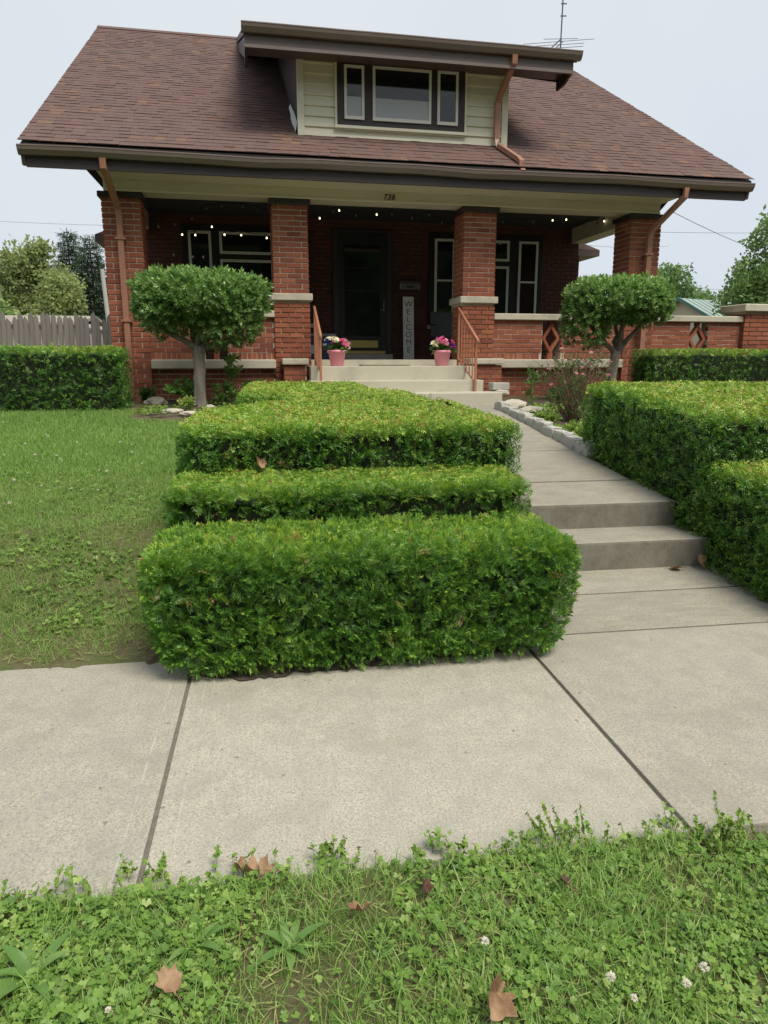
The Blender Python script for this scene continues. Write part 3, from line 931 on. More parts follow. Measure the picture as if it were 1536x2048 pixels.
# downspouts
def spout(path, name="downspout"):
    return part(MB().tube(path, .055, 4, 1.0, .8), name, 'spout')
sp = spout([(-1.62, 10.35, 4.0), (-1.62, 10.36, 3.9), (-1.55, 10.88, 3.5), (-1.55, 10.905, 3.4), (-1.55, 10.905, .95)])
for zz in (3.1, 2.0): sub(MB().box(-1.62, -1.48, 10.86, 10.985, zz, zz + .03), "strap", 'spout', sp)
sp = spout([(6.68, 10.35, 4.0), (6.68, 10.36, 3.88), (6.49, 10.88, 3.48), (6.47, 10.905, 3.38), (6.46, 10.905, .95)])
for zz in (3.1, 2.0): sub(MB().box(6.39, 6.53, 10.86, 10.985, zz, zz + .03), "strap", 'spout', sp)
sp = spout([(3.97, 10.56, 5.67), (3.97, 10.57, 5.58), (3.93, 10.98, 5.3), (3.915, 11.06, 5.2), (3.915, 11.06, 4.7), (3.93, 10.97, rz(10.97) + .06), (4.04, 10.45, rz(10.45) + .06), (4.05, 10.36, rz(10.36) + .05), (4.05, 10.31, 4.1)])

# house number on the beam
def text(body, size, loc, parent, mat, name, shear=0.0, ext=.004):
    cu = bpy.data.curves.new(name, 'FONT')
    cu.body = body
    cu.size = size
    cu.extrude = ext
    cu.shear = shear
    cu.align_x = 'CENTER'
    cu.align_y = 'CENTER'
    cu.materials.append(M[mat])
    tmp = link(name + "_outline", cu)
    me = bpy.data.meshes.new_from_object(tmp.evaluated_get(bpy.context.evaluated_depsgraph_get()))
    bpy.data.objects.remove(tmp)
    me.name = name
    o = link(name, me, parent, loc)
    o.rotation_euler = (R(90), 0, 0)
    return o
for i, ch in enumerate("738"):
    text(ch, .11, (2.19 + i * .06 + NO[0], YP - .026 + NO[1], 3.812 + NO[2]), house, 'number', "house_number", .25, .005)

# build the bricks: those in plain view singly, the rest joined
single = [b for b in bricks if b[6] is not None]
def seen(b):
    zc = (b[4] + b[5]) / 2
    return zc > 1.25 and (b[1] < .5 and zc < 3.7 or b[1] >= .5)
lowb = [b for b in single if b[6].name.startswith("low_wall")]
pilb = [b for b in single if not b[6].name.startswith("low_wall") and seen(b)]
order = [b for b in pilb if b[0] > 0] + [b for b in pilb if b[0] < 0 and b[4] > 1.6] + lowb
chosen = order[:298]
ch_ids = set(id(b) for b in chosen)
bm_cache = {}
for b in chosen:
    key = (round(b[1] - b[0], 2), round(b[3] - b[2], 2))
    if key not in bm_cache:
        wx, wy_ = b[1] - b[0], b[3] - b[2]
        bm_cache[key] = MB().box(-wx / 2, wx / 2, -wy_ / 2, wy_ / 2, -BH / 2, BH / 2).mesh("brick", M['brick'], bevel=.0035)
    o = link("brick", bm_cache[key], b[6], ((b[0] + b[1]) / 2, (b[2] + b[3]) / 2, (b[4] + b[5]) / 2))
    o.rotation_euler = (random.uniform(-.006, .006), random.uniform(-.006, .006), random.uniform(-.006, .006))
m = MB()
for b in bricks:
    if id(b) not in ch_ids: m.box(*b[:6])
tag(part(m, "brickwork", 'brick'), kind="stuff")
m = MB()
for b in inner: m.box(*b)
tag(part(m, "inner_brickwork", 'brick_shaded'), kind="stuff")

# ------------------------------------------------------------------ leaf templates
def tmpl(quads, tint=0.0):
    """quads: list of 4-point lists -> template arrays"""
    V = np.array([p for q in quads for p in q], float)
    F = np.arange(len(V)).reshape(-1, 4)
    t = np.zeros(len(V)) + tint
    return V, F, t
def kite(base, d, l, wdt, nrm):
    """a narrow four-point leaf from base along d"""
    base, d, nrm = Vector(base), Vector(d).normalized(), Vector(nrm)
    s = d.cross(nrm).normalized()
    m_ = base + d * l * .45
    return [base[:], (m_ + s * wdt / 2)[:], (base + d * l)[:], (m_ - s * wdt / 2)[:]]
def yew_spray(rng, L=.058, K=8, nl=.029, wd=.0034, droop=.012):
    q, tv = [], []
    for i in range(K):
        f = (i + .6) / K
        zz = L * f
        for s in (-1, 1):
            d = (s * (1.0 - .35 * f), rng.uniform(-.35, .35), .45 + .5 * f + rng.uniform(-.15, .15))
            q.append(kite((0, droop * f * f, zz), d, nl * rng.uniform(.8, 1.15) * (1 - .35 * f), wd, (0, 1, .2)))
            tv += [.3 * (f - .5)] * 4
    q.append(kite((0, droop, L), (rng.uniform(-.2, .2), .2, 1), nl * .8, wd, (0, 1, 0)))
    tv += [.1] * 4
    V, F, t = tmpl(q)
    return V, F, np.array(tv)
tr = np.random.default_rng(3)
YEW_NEAR = [yew_spray(tr) for _ in range(6)]
YEW_FAR = [yew_spray(tr, .05, 4, .026, .0062) for _ in range(6)]

def rbox(lo, hi, r, dens, rng, faces="xXyYZ"):
    """points and normals over a rounded box"""
    lo, hi = np.array(lo, float), np.array(hi, float)
    s = hi - lo
    Ps = []
    spec = {'x': (0, lo[0], s[1] * s[2]), 'X': (0, hi[0], s[1] * s[2]), 'y': (1, lo[1], s[0] * s[2]), 'Y': (1, hi[1], s[0] * s[2]), 'Z': (2, hi[2], s[0] * s[1])}
    for f in faces:
        ax, val, area = spec[f]
        n = int(area * dens)
        p = lo + rng.random((n, 3)) * s
        p[:, ax] = val
        Ps.append(p)
    p = np.concatenate(Ps)
    q = np.clip(p, lo + r, hi - r)
    d = p - q
    nrm = unit(d)
    return q + nrm * r, nrm

CAM = np.array([0, 0, 1.5])
def stray_full(st, T_, n):
    """a few shoots escape the shears (whole sprays, in mesh order)"""
    k = len(T_) // n
    return np.repeat(RNG.random(n) < .012, k).astype(float)
def hedge(name, label, tiers, ref=3.3, dens=4000, group=None, top_new=.3, base=None, warp=None, seed=1, dark=0.0, faces="xXyYZ", thin={}):
    """tiers: list of (part name, lo, hi, r). Every tier is a part with inner twigs and a mass of sprays."""
    rng = np.random.default_rng(seed)
    los = np.array([t[1] for t in tiers]); his = np.array([t[2] for t in tiers])
    c = (los.min(0) + his.max(0)) / 2
    b = base or (c[0], c[1], los[:, 2].min())
    root = empty(name, b, 0, label, "hedge", group)
    nb = (-b[0], -b[1], -b[2])
    for (pn, lo, hi, r) in tiers:
        lo, hi = np.array(lo, float), np.array(hi, float)
        # inner twigs: a rough closed mass a little inside the leaves
        ins = .085
        bm = bmesh.new()
        bmesh.ops.create_cube(bm, size=1)
        bmesh.ops.subdivide_edges(bm, edges=bm.edges[:], cuts=9, use_grid_fill=True)
        co = np.array([v.co[:] for v in bm.verts])
        p = (co + .5) * (hi - lo) + lo
        q = np.clip(p, lo + r, hi - r)
        nrm = unit(p - q)
        p = q + nrm * (r - ins)
        p += nrm * (vnoise(p, 9, seed) * .02)[:, None]
        if warp is not None: p = warp(p)
        for v, pp in zip(bm.verts, p): v.co = pp
        me = bpy.data.meshes.new(pn)
        bm.to_mesh(me); bm.free()
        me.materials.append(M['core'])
        tier = link(pn, me, root, nb)
        # sprays
        p, nr = rbox(lo, hi, r, dens, rng, faces)
        keep = np.ones(len(p), bool)
        for (pn2, lo2, hi2, r2) in tiers:
            if pn2 == pn and tuple(lo2) == tuple(lo): continue
            ins_ = np.all((p > np.array(lo2) + .03) & (p < np.array(hi2) - .03), axis=1)
            keep &= ~ins_
        dist = np.linalg.norm(p - CAM, axis=1)
        k = np.minimum(1, (ref / dist) ** 1.3)
        facing = ((CAM - p) * nr).sum(1) / dist
        k *= np.where(facing < -.15, .15, 1)
        hole = vnoise(p, 11, seed + 12) + .5 * vnoise(p, 27, seed + 13)
        k *= np.where(hole > 1.0, .25, 1)                      # thin spots that show the twigs
        if pn in thin:                                        # bare woody fronts under the clipped ledges
            k *= np.where((nr[:, 1] < -.75) & (vnoise(p, 4, seed + 17) > thin[pn]), .35, 1)
        keep &= rng.random(len(p)) < k
        p, nr, dist = p[keep], nr[keep], dist[keep]
        n = len(p)
        topness = np.clip(nr[:, 2], 0, 1)
        p = p + nr * (-.005 - .10 * rng.random(n) ** 1.3)[:, None]
        p[:, 2] = np.maximum(p[:, 2], lo[2] + .01)
        ax = nr * (.62 - .2 * topness)[:, None] + rng.normal(size=(n, 3)) * .6 + np.array([0, 0, .15])
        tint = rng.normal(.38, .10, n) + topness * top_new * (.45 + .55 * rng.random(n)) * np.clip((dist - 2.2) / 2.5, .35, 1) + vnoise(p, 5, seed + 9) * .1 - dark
        old = rng.random(n) < .003 + .014 * topness
        tint = np.where(old, rng.uniform(.93, 1.0, n), np.clip(tint, .03, .9))
        sc_ = np.clip((dist / ref), 1, 3.0) ** .42 * rng.uniform(.75, 1.15, n)
        far = float(np.median(dist)) > 5.0
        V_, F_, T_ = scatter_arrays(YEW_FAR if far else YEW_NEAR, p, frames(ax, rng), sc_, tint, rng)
        stray = stray_full(None, T_, n)
        # the shears: whatever sticks out past the clipped outline is cut back to it
        q = np.clip(V_, lo + r, hi - r)
        d = V_ - q
        ln = np.linalg.norm(d, axis=1)
        lim = r + .012 + .016 * vnoise(V_, 5, seed + 5) + .010 * vnoise(V_, 21, seed + 6) + .05 * stray + rng.exponential(.004 if np.median(dist) > 4.2 else .013, len(V_))
        over = ln > lim
        V_[over] = q[over] + d[over] * (lim[over] / ln[over])[:, None]
        V_[:, 2] = np.maximum(V_[:, 2], lo[2])
        if warp is not None: V_ = warp(V_)
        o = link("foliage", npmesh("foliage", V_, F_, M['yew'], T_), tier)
        tag(o, kind="stuff")
    return root

# ------------------------------------------------------------------ hedges
def w_left(p):
    p = p.copy()
    cx = .47
    # tier tops climb a little towards the house, the lowest tier bellies out
    hi = p[:, 1] > 4.6
    p[:, 2] += np.where(hi, (p[:, 1] - 4.6) * .02 * np.clip((p[:, 2] - .5) / .5, 0, 1), 0)
    xm = -.58 + .8 * np.clip((p[:, 1] - 5.2) / 1.1, 0, 1) ** 1.7      # the lawn side curves in towards the walk
    p[:, 0] = np.where((p[:, 1] < 6.7) & (p[:, 1] > 5.2) & (p[:, 0] < xm), xm + (p[:, 0] - xm) * .15, p[:, 0])
    lowf = np.clip(1 - p[:, 2] / .3, 0, 1) * (p[:, 1] < 4)
    p[:, 0] = cx + (p[:, 0] - cx) * (1 - .10 * lowf)
    p[:, 0] += np.where(p[:, 2] < .7, 0, 0)
    return p
hedge("stepped_hedge", "clipped yew hedge in three rising steps on the lawn side of the concrete walk",
      [("lower_tier", (-.63, 3.2, .0), (1.51, 3.90, .62), .135),
       ("middle_tier", (-.58, 3.83, .1), (1.47, 4.5, .81), .055),
       ("upper_tier", (-.58, 4.40, .3), (1.6, 6.35, 1.095), .085),
       ("upper_tier", (.12, 6.1, .5), (1.42, 7.6, 1.11), .09),
       ("upper_tier", (-.34, 7.15, .6), (1.12, 8.85, 1.13), .16)],
      base=(.47, 4.3, .1), warp=w_left, seed=21, top_new=.46, thin={'middle_tier': -.1, 'upper_tier': .6})
def w_right(p):
    p = p.copy()
    p[:, 2] += np.where(p[:, 1] > 4.4, np.minimum((p[:, 1] - 4.4) * .10, .14) * np.clip((p[:, 2] - .5) / .5, 0, 1), 0)
    return p
hedge("stepped_hedge", "clipped yew hedge in wide steps on the stone-edged side of the walk",
      [("lower_tier", (2.96, 3.3, -.02), (5.2, 3.95, .62), .12),
       ("middle_tier", (2.95, 3.75, -.02), (5.6, 4.6, .80), .09),
       ("upper_tier", (2.93, 4.42, .12), (7.2, 6.5, 1.125), .10)],
      base=(4.2, 5.0, .3), warp=w_right, seed=31, top_new=.46, dens=3300)
hedge("square_hedge", "dark square-cut hedge in front of the wooden fence", [("foliage_block", (-6.2, 9.5, .78), (-1.87, 10.35, 1.63), .10)], seed=41, top_new=.42, dark=.06, dens=3200)
hedge("square_hedge", "low square-cut hedge against the brick terrace wall with the diamond opening", [("foliage_block", (5.5, 9.9, .85), (9.6, 10.6, 1.62), .10)], seed=51, top_new=.42, dark=.03, dens=3200)

rng = np.random.default_rng(66)
sv, n_ = [], 70
for i in range(n_ + 1):
    x_ = -.40 + 1.75 * i / n_
    y_ = 3.245 - .05 * max(0, math.sin(i * .13 + .2)) ** 2 - .012 * math.sin(i * .9) + rng.normal(0, .012) + .14 * max(0, (x_ - .35)) + .3 * max(0, -.2 - x_)
    sv += [(x_, y_, .0045), (x_, 3.5, .006)]
o = MB().add(sv, [(2 * i, 2 * i + 2, 2 * i + 3, 2 * i + 1) for i in range(n_)]).build("soil_spill", M['mulch'])
tag(o, "dark soil washed onto the sidewalk from under the stepped hedge", "soil", kind="stuff")

# ------------------------------------------------------------------ lollipop trees by the porch
def leaf2(base, d, l, wdt, nrm):
    """leaf of two folded halves: two quads"""
    base, d, nrm = Vector(base), Vector(d).normalized(), Vector(nrm)
    s = d.cross(nrm).normalized()
    up = s.cross(d).normalized()
    m1, m2, tip = base + d * l * .35, base + d * l * .7, base + d * l
    e = up * wdt * .18
    a = [base[:], (m1 + s * wdt * .5 + e)[:], (m2 + s * wdt * .38 + e)[:], tip[:]]
    b = [base[:], tip[:], (m2 - s * wdt * .38 + e)[:], (m1 - s * wdt * .5 + e)[:]]
    return [a, b]
def sprig(rng, n, L, l, wdt, single=False):
    q, tv = [], []
    for i in range(n):
        f = i / max(1, n - 1)
        a = i * 2.4 + rng.uniform(-.4, .4)
        d = (math.cos(a), math.sin(a), .55 + f * .9)
        ll = l * rng.uniform(.75, 1.1)
        for qq in ([kite((0, 0, L * f), d, ll, wdt, (0, 0, 1))] if single else leaf2((0, 0, L * f), d, ll, wdt, (0, 0, 1))):
            q.append(qq); tv += [.12 * (f - .5) + rng.uniform(-.06, .06)] * 4
    V, F, t = tmpl(q)
    return V, F, np.array(tv)
SPRIG = [sprig(tr, 8, .05, .058, .024, True) for _ in range(6)]
LEAFY = [sprig(tr, 6, .10, .11, .06) for _ in range(5)]

def branchy(mb, a, b, r0, r1, n=6, wob=.03, rng=random):
    pts, rs = [], []
    a, b = Vector(a), Vector(b)
    for i in range(n + 1):
        f = i / n
        w_ = wob * math.sin(math.pi * f)
        pts.append(a.lerp(b, f) + Vector((rng.uniform(-w_, w_), rng.uniform(-w_, w_), 0)))
        rs.append(r0 + (r1 - r0) * f)
    mb.tube(pts, rs, 8)

def topiary(label, base, fork, limbs, blobs, seed, r0=.085):
    rng = np.random.default_rng(seed)
    random.seed(seed)
    root = empty("topiary_tree", base, 0, label, "tree", "clipped trees in front of the porch")
    nb = (-base[0], -base[1], -base[2])
    m = MB()
    bx, by, bz = base
    fz = Vector(fork)
    pts_, rs_ = [(bx, by, bz - .05), (bx + .004, by, bz + .05)], [r0 * 1.4, r0 * 1.1]
    for k in range(1, 9):
        q_ = Vector(base).lerp(fz, k / 8)
        pts_.append(q_ + Vector((random.uniform(-.012, .012), random.uniform(-.01, .01), 0)))
        rs_.append(r0 * (.98 - .07 * math.sin(k / 8 * 3.1)) * random.uniform(.93, 1.08))
    m.tube(pts_, rs_, 12)
    t_ = m.build("trunk", M['bark'], root, nb, smooth=True)
    lm = MB()
    for L in limbs:
        branchy(lm, fz - Vector((0, 0, .05)), L, r0 * .62, r0 * .25, 6, .035)
        for k in range(5):
            e = Vector(L) + Vector((random.uniform(-.25, .25), random.uniform(-.18, .18), random.uniform(.1, .3)))
            branchy(lm, Vector(L).lerp(fz, .25 * random.random()), e, r0 * .22, .006, 4, .02)
    sub(lm, "limbs", 'bark', t_, smooth=True)
    P_, N_ = [], []
    for (cx, cy, cz, rx, ry, rz_, n) in blobs:
        d = unit(rng.normal(size=(n, 3)))
        d[:, 2] = np.sign(d[:, 2]) * np.abs(d[:, 2]) ** 1.25
        # squarish clipped outline
        e = np.sign(d) * np.abs(d) ** .8
        e = unit(e) * (1 + .10 * np.abs(d[:, :1] * d[:, 2:3]) * 4)
        rad = 1 - np.abs(rng.normal(0, .17, n))
        p = np.array([cx, cy, cz]) + e * np.array([rx, ry, rz_]) * rad[:, None]
        P_.append(p); N_.append(d)
    p, nr = np.concatenate(P_), np.concatenate(N_)
    p = p + nr * (vnoise(p, 6, seed) * .05 + vnoise(p, 15, seed + 1) * .025)[:, None]
    # gaps low in the crown
    gap = vnoise(p, 9, seed + 2) - np.clip((p[:, 2] - (p[:, 2].min() + .35)) * 4, 0, 3)
    keep = gap < .30
    p, nr = p[keep], nr[keep]
    n = len(p)
    ax = nr * .8 + rng.normal(size=(n, 3)) * .5 + np.array([0, 0, .35])
    tint = np.clip(rng.normal(.42, .14, n) + .22 * np.clip(nr[:, 2], -.3, 1) + vnoise(p, 7, seed + 3) * .1, .02, .95)
    o = scatter("crown", SPRIG, p, frames(ax, rng), rng.uniform(.75, 1.2, n), tint, M['boxleaf'], root, rng, nb)
    tag(o, kind="stuff")
    return root
topiary("clipped topiary tree with broad flat crown on a straight trunk before the porch",
        (-.96, 10.05, .83), (-.94, 10.05, 1.66), [(-1.5, 10.0, 1.95), (-.55, 10.1, 2.0), (-.9, 9.9, 2.1), (-1.1, 10.3, 2.05)],
        [(-.86, 10.05, 2.27, .84, .52, .33, 3300), (-.55, 10.05, 1.98, .42, .40, .32, 900), (-1.3, 10.05, 2.12, .4, .42, .30, 700)], 61)
topiary("clipped topiary tree with forked trunk before the open end of the porch",
        (4.90, 9.95, .85), (4.99, 9.95, 1.60), [(4.52, 9.95, 1.98), (5.42, 9.95, 2.06), (5.02, 9.85, 2.15), (5.0, 10.1, 2.1)],
        [(4.95, 9.95, 2.30, .75, .50, .29, 2900), (4.5, 9.95, 2.0, .33, .35, .32, 700), (5.38, 9.95, 2.18, .33, .36, .22, 500)], 71, .07)

# ------------------------------------------------------------------ lawn grass
def blade(rng, h=1.0, wd=.07, lean=.5):
    b1 = rng.uniform(-.2, .2)
    q = [[(-wd / 2, 0, 0), (wd / 2, 0, 0), (wd * .42, lean * .25, h * .55), (-wd * .42, lean * .25, h * .55)],
         [(-wd * .42, lean * .25, h * .55), (wd * .42, lean * .25, h * .55), (b1 * .1 + .004, lean, h), (b1 * .1 - .004, lean, h)]]
    V, F, t = tmpl(q)
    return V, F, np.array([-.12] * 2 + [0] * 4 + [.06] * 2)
BLADE = [blade(tr, 1, .075, l) for l in (.15, .35, .55, .8)]
def blade1(wd, lean):
    V, F, t = tmpl([[(-wd / 2, 0, 0), (wd / 2, 0, 0), (wd * .16, lean, 1), (-wd * .16, lean, 1)]])
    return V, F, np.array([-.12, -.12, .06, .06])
BLADE1 = [blade1(.075, l) for l in (.1, .3, .5, .75)]
def grass(name, n, area, hfun, label, seed, mask=None, mat='grass', tilt=.25, tintf=None, wscale=1.0, temps=None):
    rng = np.random.default_rng(seed)
    x = rng.uniform(area[0], area[1], n); y = area[2] + (area[3] - area[2]) * rng.random(n)
    if mask is not None:
        k = mask(x, y, rng)
        x, y = x[k], y[k]
    n = len(x)
    p = np.stack([x, y, gz(x, y) - .004], 1)
    dist = np.linalg.norm(p - CAM, axis=1)
    h = hfun(x, y, dist, rng)
    ax = np.stack([rng.normal(0, tilt, n), rng.normal(0, tilt, n), np.ones(n)], 1)
    wd = np.maximum(h, .03) * wscale * np.clip(dist / 4.5, .9, 1.45)
    scale = np.stack([wd, h, h], 1)
    tint = tintf(p, rng) if tintf else rng.normal(.5, .15, n)
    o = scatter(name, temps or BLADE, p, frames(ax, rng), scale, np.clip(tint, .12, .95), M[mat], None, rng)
    return tag(o, label, "grass", kind="stuff")
def bare(x, y):
    p = np.stack([x, y, np.zeros_like(x)], 1)
    return vnoise(p, 3.2, 77) + .6 * vnoise(p, 8, 78)
def lawn_mask(x, y, rng):
    ok = x > -.47 * y - .9
    ok &= ~((x > -.68) & (y < 6.2))
    thin = np.clip((6.2 - y) / 2.5, 0, 1)
    ok &= bare(x, y) < 1.55 - .8 * thin + rng.normal(0, .4, len(x))
    ok &= rng.random(len(x)) < np.clip(1.3 - y * .055, .3, 1)
    ok &= (y > 3.60 + .06 * np.sin(x * 7) + .03 * np.sin(x * 23) + rng.normal(0, .045, len(x)))
    ok &= ~((y > 8.75 + .2 * np.sin(x * 2.1)) & (x > -1.7))
    return ok
grass("lawn_grass", 300000, (-4.6, -.3, 3.5, 9.6), lambda x, y, d, r: r.uniform(.026, .058, len(x)) * np.where(y > 6, 1.1, .85), "short green lawn grass sloping up to the house", 5, lawn_mask, wscale=1.15, tilt=.45, temps=BLADE1,
      tintf=lambda p, r: r.normal(.48, .15, len(p)) + vnoise(p, 2.2, 12) * .1 + np.clip((5.2 - p[:, 1]) / 2, 0, 1) * (.05 + .14 * (r.random(len(p)) < .3)))

# low weeds through the near part of the lawn
def clover_leaf(rng, l=1.0):
    q, tv = [], []
    for k in range(3):
        a = k * 2.094 + rng.uniform(-.2, .2)
        d = Vector((math.cos(a), math.sin(a), rng.uniform(.05, .4))).normalized()
        s = d.cross(Vector((0, 0, 1))).normalized()
        e = Vector((0, 0, .12 * l))
        b0 = Vector((0, 0, 0))
        m1, m2, tip = d * l * .55, d * l * .95, d * l * .88
        q.append([b0[:], (m1 + s * l * .38 + e)[:], (m2 + s * l * .26 + e)[:], tip[:]])
        q.append([b0[:], tip[:], (m2 - s * l * .26 + e)[:], (m1 - s * l * .38 + e)[:]])
        tv += [rng.uniform(-.08, .08)] * 8
    V, F, t = tmpl(q)
    return V, F, np.array(tv)
def lobed_leaf(rng, l=1.0):
    """small five-lobed leaf"""
    q, tv = [], []
    for k in range(5):
        a = (k - 2) * .95 + rng.uniform(-.12, .12)
        ln = l * (1.0 - .12 * abs(k - 2)) * rng.uniform(.85, 1.1)
        d = Vector((math.sin(a), math.cos(a), rng.uniform(.0, .25))).normalized()
        s = d.cross(Vector((0, 0, 1))).normalized()
        q.append([(0, 0, 0), (d * ln * .62 + s * ln * .38)[:], (d * ln)[:], (d * ln * .62 - s * ln * .38)[:]])
        tv += [rng.uniform(-.06, .06)] * 4
    V, F, t = tmpl(q)
    return V, F, np.array(tv)
CLOVER = [clover_leaf(tr) for _ in range(5)]
LOBED = [lobed_leaf(tr) for _ in range(6)]
def cover(name, n, area, temps, size, label, seed, mask, hmax=.05, mat='clover', tintf=None, z0=.006):
    rng = np.random.default_rng(seed)
    x = rng.uniform(area[0], area[1], n); y = rng.uniform(area[2], area[3], n)
    k = mask(x, y, rng)
    x, y = x[k], y[k]
    n = len(x)
    base = np.stack([x, y, np.zeros(n)], 1)
    lump = .5 + .5 * vnoise(base, 9, seed)
    p = np.stack([x, y, gz(x, y) + z0 + np.clip(lump, .05, 1) * hmax * rng.random(n) ** .7], 1)
    ax = np.stack([rng.normal(0, .33, n), rng.normal(-.12, .33, n), np.ones(n)], 1)
    sc_ = rng.uniform(size[0], size[1], n)
    tint = (tintf(p, rng) if tintf else rng.normal(.40, .17, n) + vnoise(p, 6, seed + 1) * .22 + (p[:, 2] - gz(x, y)) * 3)
    o = scatter(name, temps, p, frames(ax, rng), sc_, np.clip(tint, .03, .95), M[mat], None, rng)
    return tag(o, label, "ground cover", kind="stuff")
cover("lawn_weeds", 9000, (-3.5, -.4, 3.62, 6.6), CLOVER + LOBED, (.012, .026), "clover and weeds in the worn lower lawn", 15,
      lambda x, y, r: (x > -.47 * y - .5) & (x < -.64) & (vnoise(np.stack([x, y, x * 0], 1), 4, 5) + r.normal(0, .2, len(x)) > .1), .035)

# ------------------------------------------------------------------ verge at the photographer's feet
def edge_y(x):
    return np.interp(x, [-1.6, -.8, -.45, 0, .35, .8, 1.3, 1.42, 1.6, 2.4], [1.82, 1.82, 1.88, 1.85, 1.84, 1.84, 1.82, 1.75, 1.60, 1.55]) + .02 * np.sin(x * 17) + .012 * np.sin(x * 41 + 1)
def verge_mask(x, y, r):
    return y < edge_y(x) + r.normal(0, .022, len(x))
VA = (-1.25, 2.1, .75, 2.0)
cover("verge_ground_cover", 24000, VA, LOBED, (.007, .0185), "leafy green ground cover along the verge edge of the sidewalk", 25,
      lambda x, y, r: verge_mask(x, y, r) & (vnoise(np.stack([x, y, x * 0], 1), 5.5, 31) + r.normal(0, .2, len(x)) > -.3), .065)
cover("verge_clover", 9000, VA, CLOVER, (.009, .017), "three-leaved clover mixed through the verge", 35,
      lambda x, y, r: verge_mask(x, y, r) & (vnoise(np.stack([x, y, x * 0], 1), 4.5, 33) + r.normal(0, .2, len(x)) > .1), .055)
grass("verge_grass", 62000, VA, lambda x, y, d, r: r.uniform(.022, .08, len(x)), "thin grass blades standing through the verge ground cover", 45,
      lambda x, y, r: verge_mask(x, y, r) & (vnoise(np.stack([x, y, x * 0], 1), 5, 35) + r.normal(0, .3, len(x)) > -.35), tilt=.5, wscale=.7,
      tintf=lambda p, r: r.normal(.5, .15, len(p)) + .35 * (r.random(len(p)) < .09))

def straw(name, n, area, label, seed, mask):
    rng = np.random.default_rng(seed)
    x = rng.uniform(area[0], area[1], n); y = rng.uniform(area[2], area[3], n)
    k = mask(x, y, rng)
    x, y = x[k], y[k]
    n = len(x)
    p = np.stack([x, y, gz(x, y) + rng.uniform(.008, .022, n)], 1)
    ax = np.stack([rng.normal(0, 1, n), rng.normal(0, 1, n), rng.normal(.05, .12, n)], 1)
    h = rng.uniform(.03, .075, n)
    o = scatter(name, BLADE[:2], p, frames(ax, rng), np.stack([h * .7, h, h], 1), rng.uniform(.9, 1.0, n), M['grass'], None, rng)
    tag(o, label, "thatch", kind="stuff")
straw("lawn_thatch", 9000, (-3.2, -.55, 3.5, 6.6), "dry straw and clippings lying on the worn lower lawn", 55, lambda x, y, r: (x > -.47 * y - .5) & ~((x > -.62) & (y > 3.7)) & (bare(x, y) + r.normal(0, .4, len(x)) > -.1))
straw("verge_thatch", 5000, VA, "dry straw lying under the verge plants", 56, verge_mask)

rng = np.random.default_rng(57)
P_, A_ = [], []
fs_ = MB()
for k in range(150):
    x0_ = rng.uniform(-1.1, 1.55)
    y0_ = float(edge_y(x0_)) + rng.normal(-.01, .025)
    h_ = rng.uniform(.02, .055)
    lx_, ly_ = rng.normal(0, .02), rng.normal(.02, .02)
    fs_.tube([(x0_, y0_, .0), (x0_ + lx_, y0_ + ly_, .012 + h_)], [.0013, .0008], 3)
    for j in range(8):
        f = (j + 1) / 8
        P_.append((x0_ + lx_ * f + rng.normal(0, .006), y0_ + ly_ * f + rng.normal(0, .006), .012 + h_ * f)); A_.append((rng.normal(), rng.normal(), 1.0))
P_ = np.array(P_)
tag(scatter("edge_weeds", LOBED, P_, frames(np.array(A_), rng), rng.uniform(.007, .016, len(P_)), np.clip(rng.normal(.6, .15, len(P_)), 0, 1), M['clover'], None, rng), "ragged fringe of small weeds spilling over the near sidewalk edge", "weeds", kind="stuff")
tag(fs_.build("edge_weed_stems", M['stem']), "thin stems of the weeds along the near sidewalk edge", "weeds", kind="stuff")

# taller seedlings leaning over the pavement
def seedling(loc, h, n, label, seed):
    rng = np.random.default_rng(seed)
    root = empty("weed_seedling", loc, 0, label, "weed", "seedlings at the verge edge")
    m = MB()
    P_, A_ = [], []
    for k in range(n):
        bx, by = rng.normal(0, .05), rng.normal(0, .025)
        tx, ty = bx + rng.normal(0, .03), by + rng.normal(.01, .03)
        hh = h * rng.uniform(.6, 1)
        m.tube([(bx, by, 0), ((bx + tx) / 2, (by + ty) / 2, hh * .55), (tx, ty, hh)], [.0014, .0012, .0007], 4)
        for j in range(16):
            f = .12 + .88 * j / 15
            P_.append((bx + (tx - bx) * f, by + (ty - by) * f, hh * f)); A_.append((rng.normal(), rng.normal(), .7))
    tag(m.build("stems", M['stem'], root), kind="stuff")
    P_ = np.array(P_)
    scatter("leaves", LOBED, P_, frames(np.array(A_), rng), rng.uniform(.007, .015, len(P_)), rng.normal(.75, .12, len(P_)).clip(0, 1), M['clover'], root, rng)
seedling((1.34, 1.76, .012), .12, 18, "bushy seedling clump covering the end of the long sidewalk joint", 1)
seedling((.86, 1.845, .012), .14, 8, "tall thin seedlings left of the long sidewalk joint", 2)
seedling((-.41, 1.90, .012), .06, 7, "small seedling tuft at the end of the short sidewalk joint", 3)
seedling((.16, 1.87, .012), .075, 4, "short seedlings at the verge edge beside the pale curled leaf", 4)

